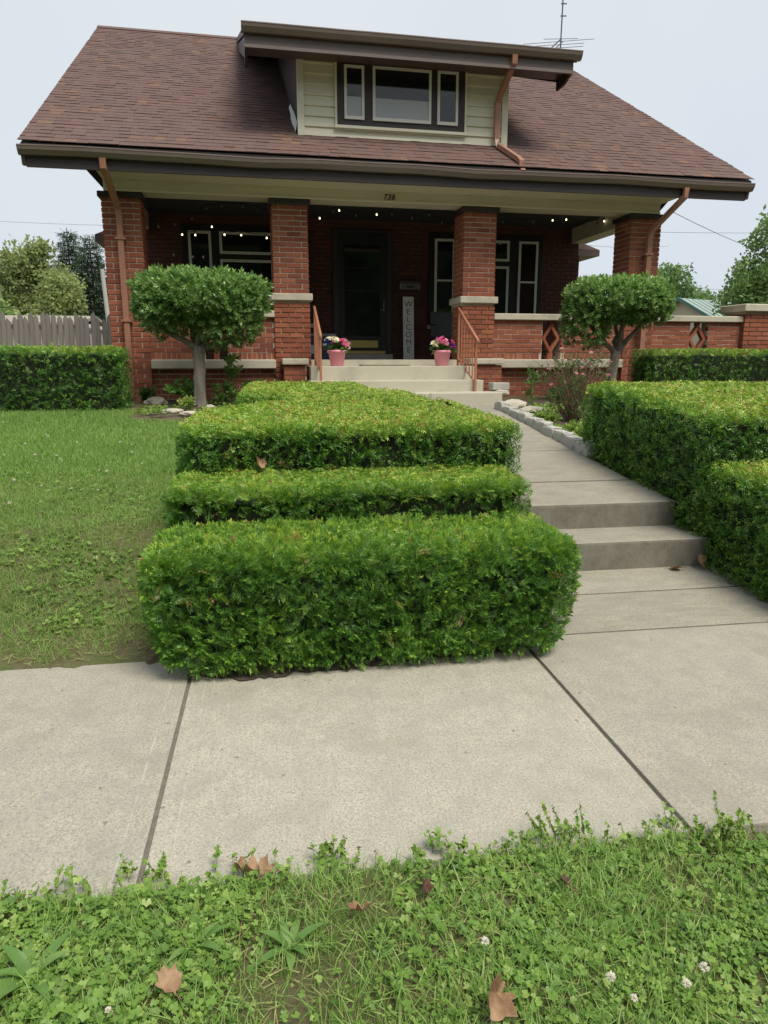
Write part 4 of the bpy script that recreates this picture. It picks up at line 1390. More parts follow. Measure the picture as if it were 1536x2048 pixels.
def plantain(loc, n, l, label, seed):
    rng = np.random.default_rng(seed)
    root = empty("plantain_weed", loc, rng.uniform(0, 6), label, "weed", "plantains in the verge")
    for k in range(n):
        a = k * 2 * math.pi / n + rng.uniform(-.3, .3)
        ll = l * rng.uniform(.75, 1.15)
        el = rng.uniform(.5, 1.15)
        vs, fs = [], []
        for i in range(7):
            f = i / 6
            wdt = ll * .2 * math.sin(math.pi * min(1, .08 + f * .95)) ** .8 + .001
            rr = ll * (f * math.cos(el) + .25 * f * f)
            zz = ll * (f * math.sin(el) - .45 * f * f)
            for s in (-1, 0, 1):
                ox, oy = -math.sin(a) * s * wdt / 2, math.cos(a) * s * wdt / 2
                vs.append((rr * math.cos(a) + ox, rr * math.sin(a) + oy, zz + abs(s) * wdt * .16))
        for i in range(6):
            for s in range(2):
                fs.append((i * 3 + s, i * 3 + s + 1, i * 3 + s + 4, i * 3 + s + 3))
        me = npmesh("leaf", np.array(vs), np.array(fs), M['broad'], np.full(len(vs), rng.uniform(.6, 1.0)), True)
        link("leaf", me, root)
plantain((-.62, 1.56, .015), 9, .15, "broad-leaved plantain at the far left of the verge", 1)
plantain((-.24, 1.60, .015), 8, .12, "broad-leaved plantain just above the rust-brown oak leaf", 2)
plantain((.0, 1.56, .015), 8, .11, "broad-leaved plantain in the middle of the verge below the pale leaf", 3)
plantain((-.43, 1.40, .015), 8, .11, "broad-leaved plantain at the bottom left edge of the picture", 4)
plantain((.62, 1.47, .015), 6, .09, "small plantain rosette near the single white clover head", 5)

# fallen oak leaves
def oak_outline():
    pts = [(0, -.5), (.04, -.36), (.17, -.38), (.22, -.29), (.07, -.22), (.1, -.12), (.3, -.14), (.42, .02), (.36, .1), (.13, .04), (.11, .13), (.27, .26), (.31, .4), (.2, .37), (.09, .3), (.06, .43), (0, .5)]
    return pts + [(-x, y) for x, y in reversed(pts[1:-1])]
def oak_leaf(loc, size, rotz, tilt, label, mat='dry', curl=.25, seed=0, stem=.25):
    rng = np.random.default_rng(seed)
    o2 = [(x * rng.uniform(.8, 1.2), y * rng.uniform(.92, 1.08)) for x, y in oak_outline()]
    ax = [(0, -.5 + i / 8) for i in range(9)]
    vs = [(x, y) for x, y in o2] + ax
    n = len(o2)
    me0 = bmesh.new()
    V_ = [me0.verts.new((x * size, y * size, 0)) for x, y in o2]
    me0.faces.new(V_)
    bmesh.ops.triangulate(me0, faces=me0.faces[:])
    bmesh.ops.subdivide_edges(me0, edges=me0.edges[:], cuts=4, use_grid_fill=True)
    for v in me0.verts:
        x, y = v.co.x / size, v.co.y / size
        v.co.z = size * (curl * (abs(x) ** 1.5 * 1.6 + y * y * .7) + .05 * math.sin(9 * x + seed) * math.cos(7 * y + seed))
    bmesh.ops.recalc_face_normals(me0, faces=me0.faces[:])
    me = bpy.data.meshes.new("fallen_leaf")
    me0.to_mesh(me); me0.free()
    at = me.attributes.new("tint", 'FLOAT', 'POINT')
    for i, v in enumerate(me.vertices):
        at.data[i].value = float(np.clip(.55 + .3 * math.sin(v.co.y / size * 5 + seed) + .25 * math.exp(-(v.co.x / size * 14) ** 2) + rng.normal(0, .12), 0, 1))
    me.materials.append(M[mat])
    root = link("fallen_leaf", me, None, loc)
    root.rotation_euler = (tilt[0], tilt[1], rotz)
    tag(root, label, "leaf", "fallen oak leaves")
    if stem:
        m = MB().tube([(0, -.5 * size, size * curl * .17), (.05 * size, -(.5 + stem) * size, size * .12)], .0016, 5)
        m.build("stalk", M['twig'], root)
oak_leaf((-.28, 1.455, .075), .08, .5, (.25, .1), "rust-brown oak leaf with a dark blotch lying flat in the verge", seed=1, curl=.1)
oak_leaf((-.11, 1.85, .03), .10, 1.3, (.1, .35), "pale curled oak leaf at the edge of the sidewalk", seed=2, curl=.7)
oak_leaf((-.06, 1.84, .03), .085, -.6, (-.3, .3), "second curled oak leaf leaning on the pale one", seed=8, curl=.7)
oak_leaf((.19, 1.60, .075), .07, 2.2, (.3, .5), "small reddish oak leaf standing folded in the verge", seed=3, curl=.7)
oak_leaf((.455, 1.275, .085), .10, -.5, (.15, .9), "long tan leaf half sunk at the bottom edge of the picture", seed=4, curl=.5)
oak_leaf((.77, 1.625, .06), .05, .8, (.4, .4), "dark brown withered leaf in the ground cover", 'drybrown', .6, 5)
oak_leaf((.38, 1.67, .065), .045, .2, (.8, .3), "small black withered leaf standing upright in the verge", 'drybrown', .6, 6)
oak_leaf((2.90, 4.34, .125), .13, .4, (.9, .2), "rust oak leaf propped against the bottom stair riser", seed=7, curl=.4)
oak_leaf((2.72, 4.33, .085), .10, 1.6, (.1, .3), "flat brown oak leaf at the foot of the bottom stair riser", seed=9, curl=.35)
oak_leaf((-.08, 4.36, .87), .09, .7, (.9, .3), "pale dry leaf caught on the ledge of the stepped hedge", seed=10, curl=.4)
oak_leaf((.05, 4.36, .86), .07, 2.1, (.7, .6), "smaller dry leaf next to it on the stepped hedge ledge", seed=11, curl=.5)
oak_leaf((1.40, 5.6, 1.135), .08, .9, (.2, .3), "dark red leaf lying on top of the stepped hedge", 'drybrown', .4, 12)

# white clover heads
def clover_head(loc, h, size, label, seed):
    rng = np.random.default_rng(seed)
    root = empty("clover_flower", loc, 0, label, "flower", "white clover flowers")
    MB().tube([(0, 0, 0), (.004, -.003, h * .6), (0, 0, h)], [.0013, .0012, .001], 5).build("stem", M['stem'], root)
    q = [kite((0, 0, 0), (0, 0, 1), 1.0, .36, (0, 1, 0)), kite((0, 0, 0), (0, 0, 1), 1.0, .36, (1, 0, 0))]
    d = unit(rng.normal(size=(70, 3)))
    d = d[d[:, 2] > -.6]
    p = np.tile([[0, 0, h]], (len(d), 1)) + d * size * .12
    scatter("head", [tmpl(q)], p, frames(d, rng), rng.uniform(.75, 1, len(d)) * size * .5, np.clip(.75 + .3 * d[:, 2], 0, 1), M['white_petal'], root, rng)
clover_head((.48, 1.44, .01), .075, .021, "white clover head alone in the middle of the verge", 1)
clover_head((.735, 1.285, .01), .085, .023, "large white clover head left of the drooping pair", 2)
clover_head((.905, 1.25, .01), .075, .021, "white clover head lower of the right-hand pair", 3)
clover_head((.965, 1.275, .01), .085, .024, "white clover head higher of the right-hand pair", 4)
clover_head((.78, 1.255, .01), .05, .018, "drooping pinkish clover head between the large one and the pair", 5)
clover_head((-.41, 1.41, .01), .05, .015, "small white clover head at the lower left of the verge", 6)
rg = np.random.default_rng(8)
for i in range(34):
    y = rg.uniform(5.2, 8.6)
    x = rg.uniform(-.36 * y - .2, -.75)
    clover_head((x, y, float(gz(x, y))), .045, .016 if i % 3 else .024, "small white clover head dotted in the upper lawn", 100 + i)

# ------------------------------------------------------------------ flower bed, stones
def rock(name, label, loc, size, seed, mat='rock', cat="rock", group=None, rotz=0, boxy=0.0):
    rng = np.random.default_rng(seed)
    bm = bmesh.new()
    bmesh.ops.create_icosphere(bm, subdivisions=3, radius=1)
    co = np.array([v.co[:] for v in bm.verts])
    if boxy:
        e = np.sign(co) * np.abs(co) ** (1 - boxy)
        co = e / np.abs(e).max(1, keepdims=True) * (.72 + .28 * (1 - boxy)) * boxy + co * (1 - boxy)
    co *= (1 + (.2 - .13 * boxy) * vnoise(co, 2.1, seed) + (.13 - .08 * boxy) * vnoise(co, 5.5, seed + 1) + .04 * vnoise(co, 11, seed + 2))[:, None]
    co[:, 2] = np.maximum(co[:, 2], -.55)
    for v, c_ in zip(bm.verts, co): v.co = (c_[0] * size[0] / 2, c_[1] * size[1] / 2, c_[2] * size[2] / 2 + size[2] * .25)
    me = bpy.data.meshes.new(name)
    bm.to_mesh(me); bm.free()
    me.materials.append(M[mat])
    o = link(name, me, None, loc, rotz)
    return tag(o, label, cat, group)
names = ["nearest the hedge", "second from the hedge", "third from the hedge", "fourth from the hedge", "fifth from the hedge", "sixth from the hedge", "seventh from the hedge", "eighth from the hedge", "ninth from the hedge", "farthest, near the porch steps"]
for i in range(10):
    y = 6.45 + i * .285
    rock("border_stone", "pale border stone along the walk, " + names[i], (2.99 + random.uniform(-.01, .01), y, float(np.interp(y, [5.455, 9.6], [.512, .88])) - .01), (.16, .34, .17 + random.uniform(-.015, .02)), 200 + i, 'block', "stone", "border stones", random.uniform(-.05, .05), .82)
b1 = H2W(3.70, 9.95, .98)
rock("flat_stone", "pale stone block lying at the end of the bottom porch step", b1, (.26, .22, .10), 221, 'rock', "stone", None, .2, .5)
b1 = H2W(3.68, 9.97, 1.05)
MBb = MB().box(-.13, .13, -.09, .09, 0, .1).build("concrete_block", M['block'], None, b1, T + .1, bevel=.012, seg=2)
tag(MBb, "grey concrete block stacked on the flat stone beside the porch steps", "block")
rock("rock", "large pale rock at the foot of the corner pillar", (-1.6, 10.45, .84), (.30, .22, .17), 231)
rock("rock", "flat pale rock half buried at the lawn edge below the large rock", (-1.27, 9.5, .815), (.30, .16, .07), 232)
rock("rock", "flat pale rock just left of the topiary trunk", (-1.02, 9.15, .80), (.24, .14, .08), 233)
rock("rock", "small pale rock just right of the topiary trunk", (-.8, 9.75, .83), (.13, .1, .09), 234)
rock("rock", "weathered rock lying in the flower bed behind the border stones", (3.3, 8.75, .8), (.36, .2, .13), 235)
rock("rock", "grey boulder at the corner of the bottom porch step", (3.2, 9.15, .84), (.34, .24, .17), 236)
bed = MB()
vs = [(2.95, 5.9), (5.0, 6.2), (5.6, 10.2), (3.45, 10.3), (3.1, 9.3)]
bed.add([(x, y, float(gz(3.5, y)) + .03) for x, y in vs], [(0, 1, 2, 3, 4)])
tag(bed.build("flower_bed", M['mulch']), kind="structure")
bed2 = MB().add([(-1.75, 9.1, float(gz(-1, 9.1)) + .004), (-.6, 8.95, float(gz(-1, 8.95)) + .004), (.55, 9.3, .83), (.55, 10.9, .9), (-1.75, 10.9, .9)], [(0, 1, 2, 3, 4)])
tag(bed2.build("flower_bed", M['mulch']), kind="structure")

def bush(name, label, base, nst, h, spread, nleaf, lsize, seed, mat='broad', tint=.5, stemmat='twig', temps=None, flowers=0, cat="plant", fmat='rose', bare_top=0.0, fs=.03):
    rng = np.random.default_rng(seed)
    random.seed(seed)
    root = empty(name, base, 0, label, cat)
    m = MB()
    tips = []
    for k in range(nst):
        a = rng.uniform(0, 6.28)
        rr = spread * math.sqrt(rng.random())
        hh = h * rng.uniform(.55, 1)
        e = Vector((rr * math.cos(a), rr * math.sin(a), hh))
        branchy(m, (e.x * .15, e.y * .15, 0), e, .006 * (h + .3), .0018, 5, .05)
        tips.append((Vector((e.x * .15, e.y * .15, 0)), e))
        for j in range(3):
            s_ = tips[-1][0].lerp(e, rng.uniform(.4, .8))
            e2 = s_ + Vector((rng.normal(0, .10), rng.normal(0, .10), rng.uniform(.06, .2))) * (h / .6)
            branchy(m, s_, e2, .003, .0012, 3, .02)
            tips.append((s_, e2))
    m.build("stems", M[stemmat], root)
    if nleaf:
        sel = rng.integers(0, len(tips), nleaf)
        f = rng.random(nleaf) * (1 - bare_top)
        p = np.array([tuple(tips[i][0].lerp(tips[i][1], ff)) for i, ff in zip(sel, f)]) + rng.normal(0, .025 * h / .5, (nleaf, 3))
        p[:, 2] = np.maximum(p[:, 2], .01)
        ax = rng.normal(size=(nleaf, 3)) * .6 + np.array([0, 0, .7])
        o = scatter("leaves", temps or LEAFY, p, frames(ax, rng), rng.uniform(.6, 1.2, nleaf) * lsize, np.clip(rng.normal(tint, .15, nleaf), 0, 1), M[mat], root, rng)
        tag(o, kind="stuff")
    fl_t = tmpl([kite((0, 0, 0), (math.cos(a), math.sin(a), .8), 1, .75, (-math.sin(a) * .1, .1, 1)) for a in np.linspace(0, 5.4, 7)] + [kite((0, 0, .1), (math.cos(a), math.sin(a), 1.8), .75, .6, (.1, .1, 1)) for a in np.linspace(.4, 5.8, 5)])
    for k in range(flowers):
        e = tips[int(rng.integers(0, len(tips)))][1] + Vector((rng.normal(0, .03), rng.normal(0, .03), -.02))
        me = npmesh("bloom", fl_t[0] * fs * rng.uniform(.8, 1.2), fl_t[1], M[fmat], np.full(len(fl_t[0]), rng.random()))
        o = link("bloom", me, root, e)
        o.rotation_euler = (rng.uniform(.2, 1.0), rng.uniform(-.5, .5), rng.uniform(0, 6))
    return root
bush("rose_bush", "half-bare rose bush with pink blooms and reddish stems behind the border stones", (3.6, 8.2, .77), 60, .74, .48, 700, .22, 301, 'broad', .45, 'twig', None, 13, "bush", bare_top=.45, fs=.04)
bush("flower_stalk", "upright green stalk with small white bells beside the porch steps", (3.45, 9.2, .86), 4, .42, .05, 60, .35, 302, 'broad', .6, 'stem', None, 9, "flower", 'white_petal', fs=.022)
bush("low_plant", "bright green low plant just behind the border stones near the porch", (3.22, 8.0, .72), 14, .14, .17, 170, .3, 303, 'clover', .7, 'stem')
bush("low_plant", "bright green low plant behind the middle border stones", (3.27, 7.3, .66), 14, .14, .18, 170, .3, 304, 'clover', .75, 'stem')
bush("low_plant", "yellow-green low plant tucked against the end of the stepped hedge", (3.25, 6.85, .64), 14, .14, .16, 150, .3, 305, 'clover', .8, 'stem')
bush("lavender_plant", "grey-green spiky plant at the foot of the rose bush", (3.6, 7.65, .7), 26, .3, .16, 160, .16, 306, 'broad', .75, 'stem')
bush("leafy_plant", "large-leaved green plant left of the topiary trunk", (-1.18, 10.15, .85), 5, .26, .16, 40, .8, 307, 'broad', .35, 'stem')
bush("tall_lily", "tall whorled lily plant right of the topiary trunk against the foundation", (-.55, 10.4, .86), 3, .62, .06, 26, .7, 308, 'broad', .95, 'stem')
bush("leafy_plant", "bushy green plant right of the topiary trunk", (-.62, 10.2, .85), 9, .26, .2, 60, .55, 309, 'broad', .7, 'stem')
bush("foxglove_plant", "small plant with purple bloom beside the rounded end of the hedge", (-.2, 10.2, .87), 6, .28, .14, 60, .5, 310, 'broad', .35, 'stem', None, 4, "flower", 'petal', fs=.025)
bush("low_plant", "small yellowish plant in front of the topiary trunk", (-1.08, 9.6, .83), 8, .12, .1, 50, .4, 311, 'clover', .85, 'stem')
bush("leafy_plant", "dark low plants in the corner between the square hedge and the pillar", (-1.72, 10.5, .86), 8, .2, .12, 60, .5, 312, 'broad', .15, 'stem')
bush("creeping_plant", "dark creeping plant under the rose bush by the foundation wall", (4.1, 9.6, .86), 16, .18, .4, 200, .4, 313, 'broad', .15, 'stem')

cover("bed_ground_cover", 2600, (3.08, 4.2, 6.5, 9.4), LOBED + CLOVER, (.02, .045), "low bright green leaves covering the flower bed behind the border stones", 75,
      lambda x, y, r: (vnoise(np.stack([x, y, x * 0], 1), 3.2, 41) + r.normal(0, .25, len(x)) > -.1) & (x < 3.25 + (y - 6.4) * .4), .09, z0=.035)
cover("bed_ground_cover", 900, (-1.7, -.5, 9.15, 10.7), LOBED, (.018, .04), "patchy low leaves around the base of the straight-trunked topiary tree", 76,
      lambda x, y, r: vnoise(np.stack([x, y, x * 0], 1), 3.5, 43) + r.normal(0, .25, len(x)) > .1, .06, z0=.02)

# ------------------------------------------------------------------ things on the porch
def porch(x, y, z):
    return H2W(x, y, z)
def railing(label, x, near, far, lo):
    root = empty("handrail", porch(x, near[0], near[1]), T, label, "railing", "handrails of the porch steps")
    def L(y, z): return (0, y - near[0], z - near[1])
    zt0, zt1 = near[1] + lo, far[2]
    for (y, zb, zt) in ((near[0], near[1], zt0 - .01), (far[0], far[1], zt1 - .012)):
        p, q = L(y, zb), L(y, zt)
        MB().box(-.016, .016, p[1] - .016, p[1] + .016, p[2], q[2]).build("post", M['rail'], root)
    sl = (zt1 - zt0) / (far[0] - near[0])
    a, b = L(near[0] - .05, zt0 - .05 * sl), L(far[0] + .03, zt1 + .03 * sl)
    MB().tube([Vector(a) + Vector((0, -.03, -.07)), Vector(a) + Vector((0, -.02, -.01)), a, b], .02, 6, 1.0, .7).build("top_rail", M['rail'], root, smooth=True)
    zb0, zb1 = near[1] + .12, far[2] - .74
    MB().tube([L(near[0], zb0), L(far[0], zb1)], .014, 4).build("bottom_rail", M['rail'], root)
    n = 6
    for k in range(1, n):
        f = k / n
        y = near[0] + (far[0] - near[0]) * f
        p, q = L(y, zb0 + (zb1 - zb0) * f), L(y, zt0 + (zt1 - zt0) * f - .012)
        MB().box(-.008, .008, p[1] - .008, p[1] + .008, p[2], q[2]).build("baluster", M['rail'], root)
railing("rust-brown metal handrail seen edge-on beside the pillar nearer the bin", 1.10, (10.10, 1.186), (10.78, 1.384, 2.22), .66)
railing("rust-brown metal handrail with thin balusters on the mailbox side of the steps", 3.31, (9.94, 1.028), (10.80, 1.384, 2.23), .76)

def flower_pot(label, x, y, seed, order):
    rng = np.random.default_rng(seed)
    root = empty("flower_pot", porch(x, y, 1.386), T, label, "flower pot", "pink flower pots on the top step")
    MB().lathe([(.0, .0), (.088, .0), (.095, .01), (.125, .185), (.143, .19), (.146, .225), (.135, .228), (.128, .2), (.0, .2)], n=28).build("pot", M['pot'], root, smooth=True)
    MB().lathe([(0, .202), (.126, .202)], n=20).build("soil", M['soil'], root)
    n = 60
    p = np.stack([rng.normal(0, .07, n), rng.normal(0, .06, n), rng.uniform(.2, .3, n)], 1)
    scatter("leaves", LEAFY, p, frames(rng.normal(size=(n, 3)) + [0, 0, .8], rng), rng.uniform(.3, .55, n), rng.uniform(.1, .6, n), M['broad'], root, rng)
    fl_t = tmpl([kite((0, 0, 0), (math.cos(a), math.sin(a), .55), 1, .8, (-math.sin(a) * .1, .1, 1)) for a in np.linspace(0, 5.24, 6)] + [kite((0, 0, .05), (math.cos(a), math.sin(a), 1.3), .7, .55, (.1, .1, 1)) for a in np.linspace(.4, 5.6, 5)])
    for k in range(32):
        a = rng.uniform(0, 6.28)
        px = rng.uniform(-.17, .17)
        f = (px + .17) / .34
        py = rng.normal(-.02, .06)
        pz = .285 + .07 * (1 - abs(f - .45)) + rng.uniform(-.06, .05)
        zone = order[min(len(order) - 1, int(f * len(order)))]
        tn = zone[int(rng.integers(0, len(zone)))]
        me = npmesh("bloom", fl_t[0] * .052 * rng.uniform(.8, 1.2), fl_t[1], M['petal'], np.full(len(fl_t[0]), tn))
        o = link("bloom", me, root, (px, py, pz))
        o.rotation_euler = (rng.uniform(.1, .9), rng.uniform(-.5, .5), rng.uniform(0, 6))
flower_pot("pink pot of white and pink flowers on the top step beside the edge-on handrail", 1.40, 10.62, 1, [[.72, .8, 1.0], [.75, .1, .8], [.15, .3, 0], [.5, .35, .45]])
flower_pot("pink pot of pink and purple flowers on the top step below the mailbox side window", 3.0, 10.62, 2, [[.72, .78], [.75, .1, .05], [.45, .3, .5, 0], [.9, .1, .92]])

d_ = MB().box(-.36, .36, -.19, .19, 0, .018).build("doormat", M['mat'], None, porch(2.12, 10.68, 1.386), T, bevel=.006)
tag(d_, "worn flat doormat lying on the top porch step", "doormat")

sg = empty("welcome_sign", porch(3.11, 13.3, 1.474), T, "tall narrow white WELCOME board leaning on the porch wall", "sign")
sg.rotation_euler = (R(-4), 0, T)
MB().box(-.102, .102, -.012, .012, 0, 1.14).build("board", M['sign_white'], sg, bevel=.003)
for i, ch in enumerate("WELCOME"):
    text(ch, .15, (0, -.0135, 1.0 - i * .138), sg, 'letter', "letter", 0, .001)
mb_ = empty("mailbox", porch(3.14, 13.35, 2.73), T, "grey metal wall mailbox on the porch brick above the white sign", "mailbox")
MB().box(-.19, .19, 0, .13, 0, .13).build("box", M['box_metal'], mb_, bevel=.012)
MB().box(-.2, .2, -.02, .13, .132, .15).build("lid", M['box_metal'], mb_, bevel=.005)
MB().box(-.07, .07, -.006, -.001, .04, .075).build("name_plate", M['dark_metal'], mb_)
tb = empty("storage_bin", porch(1.32, 12.55, 1.474), T, "navy plastic storage bin with grey lid behind the edge-on handrail", "bin")
MB().prism([(-.25, 0), (.25, 0), (.28, .38), (-.28, .38)], 'y', -.2, .2).build("tub", M['blue_bin'], tb, bevel=.015)
MB().box(-.3, .3, -.22, .22, .382, .43).build("lid", M['grey_lid'], tb, bevel=.012)
MB().box(-.2, -.07, -.206, -.201, .1, .24).build("paper_label", M['pale_panel'], tb)
chr_ = empty("porch_chair", porch(3.72, 12.75, 1.474), T, "dark metal porch chair half hidden behind the pillar and flower pot", "chair")
MB().box(-.28, .28, -.25, .25, .36, .4).build("seat", M['dark_metal'], chr_, bevel=.008)
MB().prism([(.22, .4), (.26, .4), (.34, .85), (.3, .85)], 'x', -.27, .27).build("backrest", M['dark_metal'], chr_, bevel=.006)
for sx in (-1, 1):
    MB().tube([(sx * .27, -.22, 0), (sx * .27, -.24, .36)], .014, 6).build("leg", M['dark_metal'], chr_)
    MB().tube([(sx * .27, .28, 0), (sx * .27, .22, .36)], .014, 6).build("leg", M['dark_metal'], chr_)
    MB().tube([(sx * .28, -.26, .4), (sx * .3, -.27, .6), (sx * .3, .25, .62)], .014, 6).build("armrest", M['dark_metal'], chr_)

# strings of globe lights under the porch ceiling
def light_string(label, pts, y):
    """pts: (x, z, lit)"""
    x0, z0 = pts[0][0], pts[0][1]
    root = empty("string_lights", porch(x0, y, z0), T, label, "string lights", "globe light strings on the porch")
    path = []
    for i, (x, z_, l) in enumerate(pts):
        path.append((x - x0, random.uniform(-.02, .02), z_ - z0 + .06))
        if i < len(pts) - 1:
            path.append(((x + pts[i + 1][0]) / 2 - x0, 0, (z_ + pts[i + 1][1]) / 2 - z0 + .045))
    MB().tube(path, .006, 5).build("wire", M['wire'], root)
    for (x, z_, l) in pts:
        r = .014 if l else .02
        b_ = MB().lathe([(.0, -r), (r * .7, -r * .7), (r, 0), (r * .7, r * .75), (r * .4, r * 1.3)], (x - x0, 0, z_ - z0), 10).build("bulb", M['bulb_on' if l else 'bulb_off'], root, smooth=True)
        MB().lathe([(.009, .018), (.009, .058), (0, .06)], (x - x0, 0, z_ - z0), 8).build("socket", M['wire'], b_)
light_string("string of lit globe bulbs across the porch windows nearest the fence side", [(-.95, 3.08, 0), (-.81, 3.39, 1), (-.61, 3.39, 1), (-.35, 3.52, 1), (-.16, 3.41, 1), (.1, 3.41, 1), (.5, 3.38, 1)], 12.2)
light_string("string of unlit globe bulbs under the ceiling near the fence side", [(-1.16, 3.51, 0), (-.91, 3.54, 0), (-.65, 3.64, 0), (-.42, 3.80, 0), (-.19, 3.84, 0), (.14, 3.84, 0), (.37, 3.81, 0), (.7, 3.7, 0), (1.05, 3.66, 0)], 12.25)
light_string("string of globe bulbs above the front door", [(1.36, 3.71, 1), (1.58, 3.83, 0), (1.68, 3.84, 1), (1.95, 3.78, 0), (2.3, 3.80, 1), (2.56, 3.81, 0), (2.9, 3.77, 0), (3.19, 3.83, 0), (3.41, 3.72, 0), (3.59, 3.63, 0)], 12.22)
light_string("string of globe bulbs in the porch bay with the open end", [(4.2, 3.7, 0), (4.47, 3.76, 0), (5.02, 3.78, 0), (5.37, 3.81, 1), (5.62, 3.83, 1), (5.96, 3.75, 0), (6.2, 3.80, 0), (6.33, 3.83, 1)], 12.18)
light_string("string of dark bulbs swagged across the open end of the porch", [(6.42, 3.45, 0), (6.42, 3.38, 0), (6.42, 3.3, 0)], 11.9)

# television aerial on the ridge
an = empty("tv_aerial", (6.9, 17.55, 8.2), 0, "tall television aerial on the roof ridge behind the dormer", "aerial")
MB().tube([(0, 0, -.1), (.02, 0, 2.6)], .016, 6).build("mast", M['steel'], an)
bm_ = MB().tube([(-.36, -.35, .18), (.04, .05, .56)], .015, 4).tube([(-.28, -.37, .16), (.08, .04, .50)], .012, 4)
bm_.build("boom", M['steel'], an)
for (f, l, k) in ((0, .62, .30), (.35, .58, .26), (.7, .72, .2), (1, .35, .1)):
    cx_, cy_, cz_ = -.34 + .36 * f, -.35 + .4 * f, .18 + .37 * f
    MB().tube([(cx_ - l, cy_ + l * .5, cz_ + .04), (cx_, cy_, cz_), (cx_ + l, cy_ - l * .5, cz_ - .04)], .006, 4).build("element", M['steel'], an)
for zz in (1.0, 1.25, 1.42, 1.6, 1.8):
    MB().tube([(-.03, 0, zz), (.1, -.02, zz)], .014, 5).build("element", M['steel'], an)

# ------------------------------------------------------------------ background, left: fence, garage, trees, pole, wires
fn = empty("wooden_fence", (-6.0, 21.0, .85), 0, "weathered grey picket privacy fence behind the square hedge", "fence")
pm = []
for k in range(4):
    wq = .135
    h = 1.72 + .05 * k
    pm.append(MB().prism([(-wq / 2, 0), (wq / 2, 0), (wq / 2 - .004, h - .1), (.012 * (k - 1.5), h), (-wq / 2 + .004, h - .1)], 'y', -.011, .011).mesh("picket", M['fence']))
x = -5.2
while x < 2.4:
    o = link("picket", pm[random.randrange(4)], fn, (x, random.uniform(-.008, .008), random.uniform(-.03, .03)))
    o.rotation_euler = (0, random.uniform(-.018, .018), 0)
    x += .142 + random.uniform(-.003, .006)
for zz in (.4, 1.3):
    MB().box(-5.3, 2.4, .015, .06, zz, zz + .09).build("fence_rail", M['fence'], fn)
ga = empty("garage", (-11.0, 31.0, .9), 0, "low tan-roofed garage beyond the wooden fence", "garage")
MB().box(-3.6, 3.2, .4, 6, 0, 1.95).build("wall", M['beige_wall'], ga)
MB().prism([(0.0, 2.0), (3.2, 2.42), (6.4, 2.0), (6.4, 1.9), (3.2, 2.3), (0, 1.9)], 'x', -4.0, 3.45).build("roof", M['tan_roof'], ga)
MB().box(3.452, 3.5, -.05, 6.45, 1.86, 2.0).build("gable_trim", M['sash'], ga)
po = empty("utility_pole", (-5.85, 28.0, .9), 0, "pale leaning utility pole behind the fence", "utility pole")
MB().tube([(.16, 0, 0), (0, 0, 3.72)], [.09, .07], 10).build("post", M['pole'], po)
MB().tube([(0, 0, 3.6), (.35, 0, 3.68)], .025, 6).build("arm", M['pole'], po)

def wire(label, pts, r=.012, mat='wire'):
    a, b = Vector(pts[0]), Vector(pts[1])
    path = []
    for i in range(13):
        f = i / 12
        p = a.lerp(b, f)
        path.append((p.x - a.x, p.y - a.y, p.z - a.z - pts[2] * 4 * f * (1 - f)))
    o = MB().tube(path, r, 4).build("overhead_wire", M[mat], None, a)
    tag(o, label, "wire", "overhead wires")
wire("overhead wire meeting the top of the pale pole", ((-5.85, 28.0, 4.55), (-20, 29, 5.4), .2), .009)
wire("overhead wire crossing the trees halfway down the pale pole", ((-5.85, 28.0, 3.9), (-20, 28.5, 4.2), .15), .009)
wire("overhead wire just above the fence tops", ((-5.0, 30.0, 3.3), (-22, 33, 4.0), .1), .014)
wire("highest overhead wire in the sky beside the chimneyless roof end", ((-6.0, 40.0, 8.1), (-26, 44, 9.6), .3), .008)
wire("overhead wire sloping down from the porch corner", ((9.6, 17, 5.0), (26, 30, 5.4), .35), .007)
wire("overhead wire level above the treetops on the terrace side", ((11.5, 26, 6.05), (36, 34, 8.2), .2), .007)
wire("overhead wire passing just over the green roof", ((11.0, 26, 4.2), (34, 30, 4.55), .15), .007)
wire("overhead wire seen through the open porch end", ((6.4, 20, 4.9), (16, 28, 5.9), .2), .006)

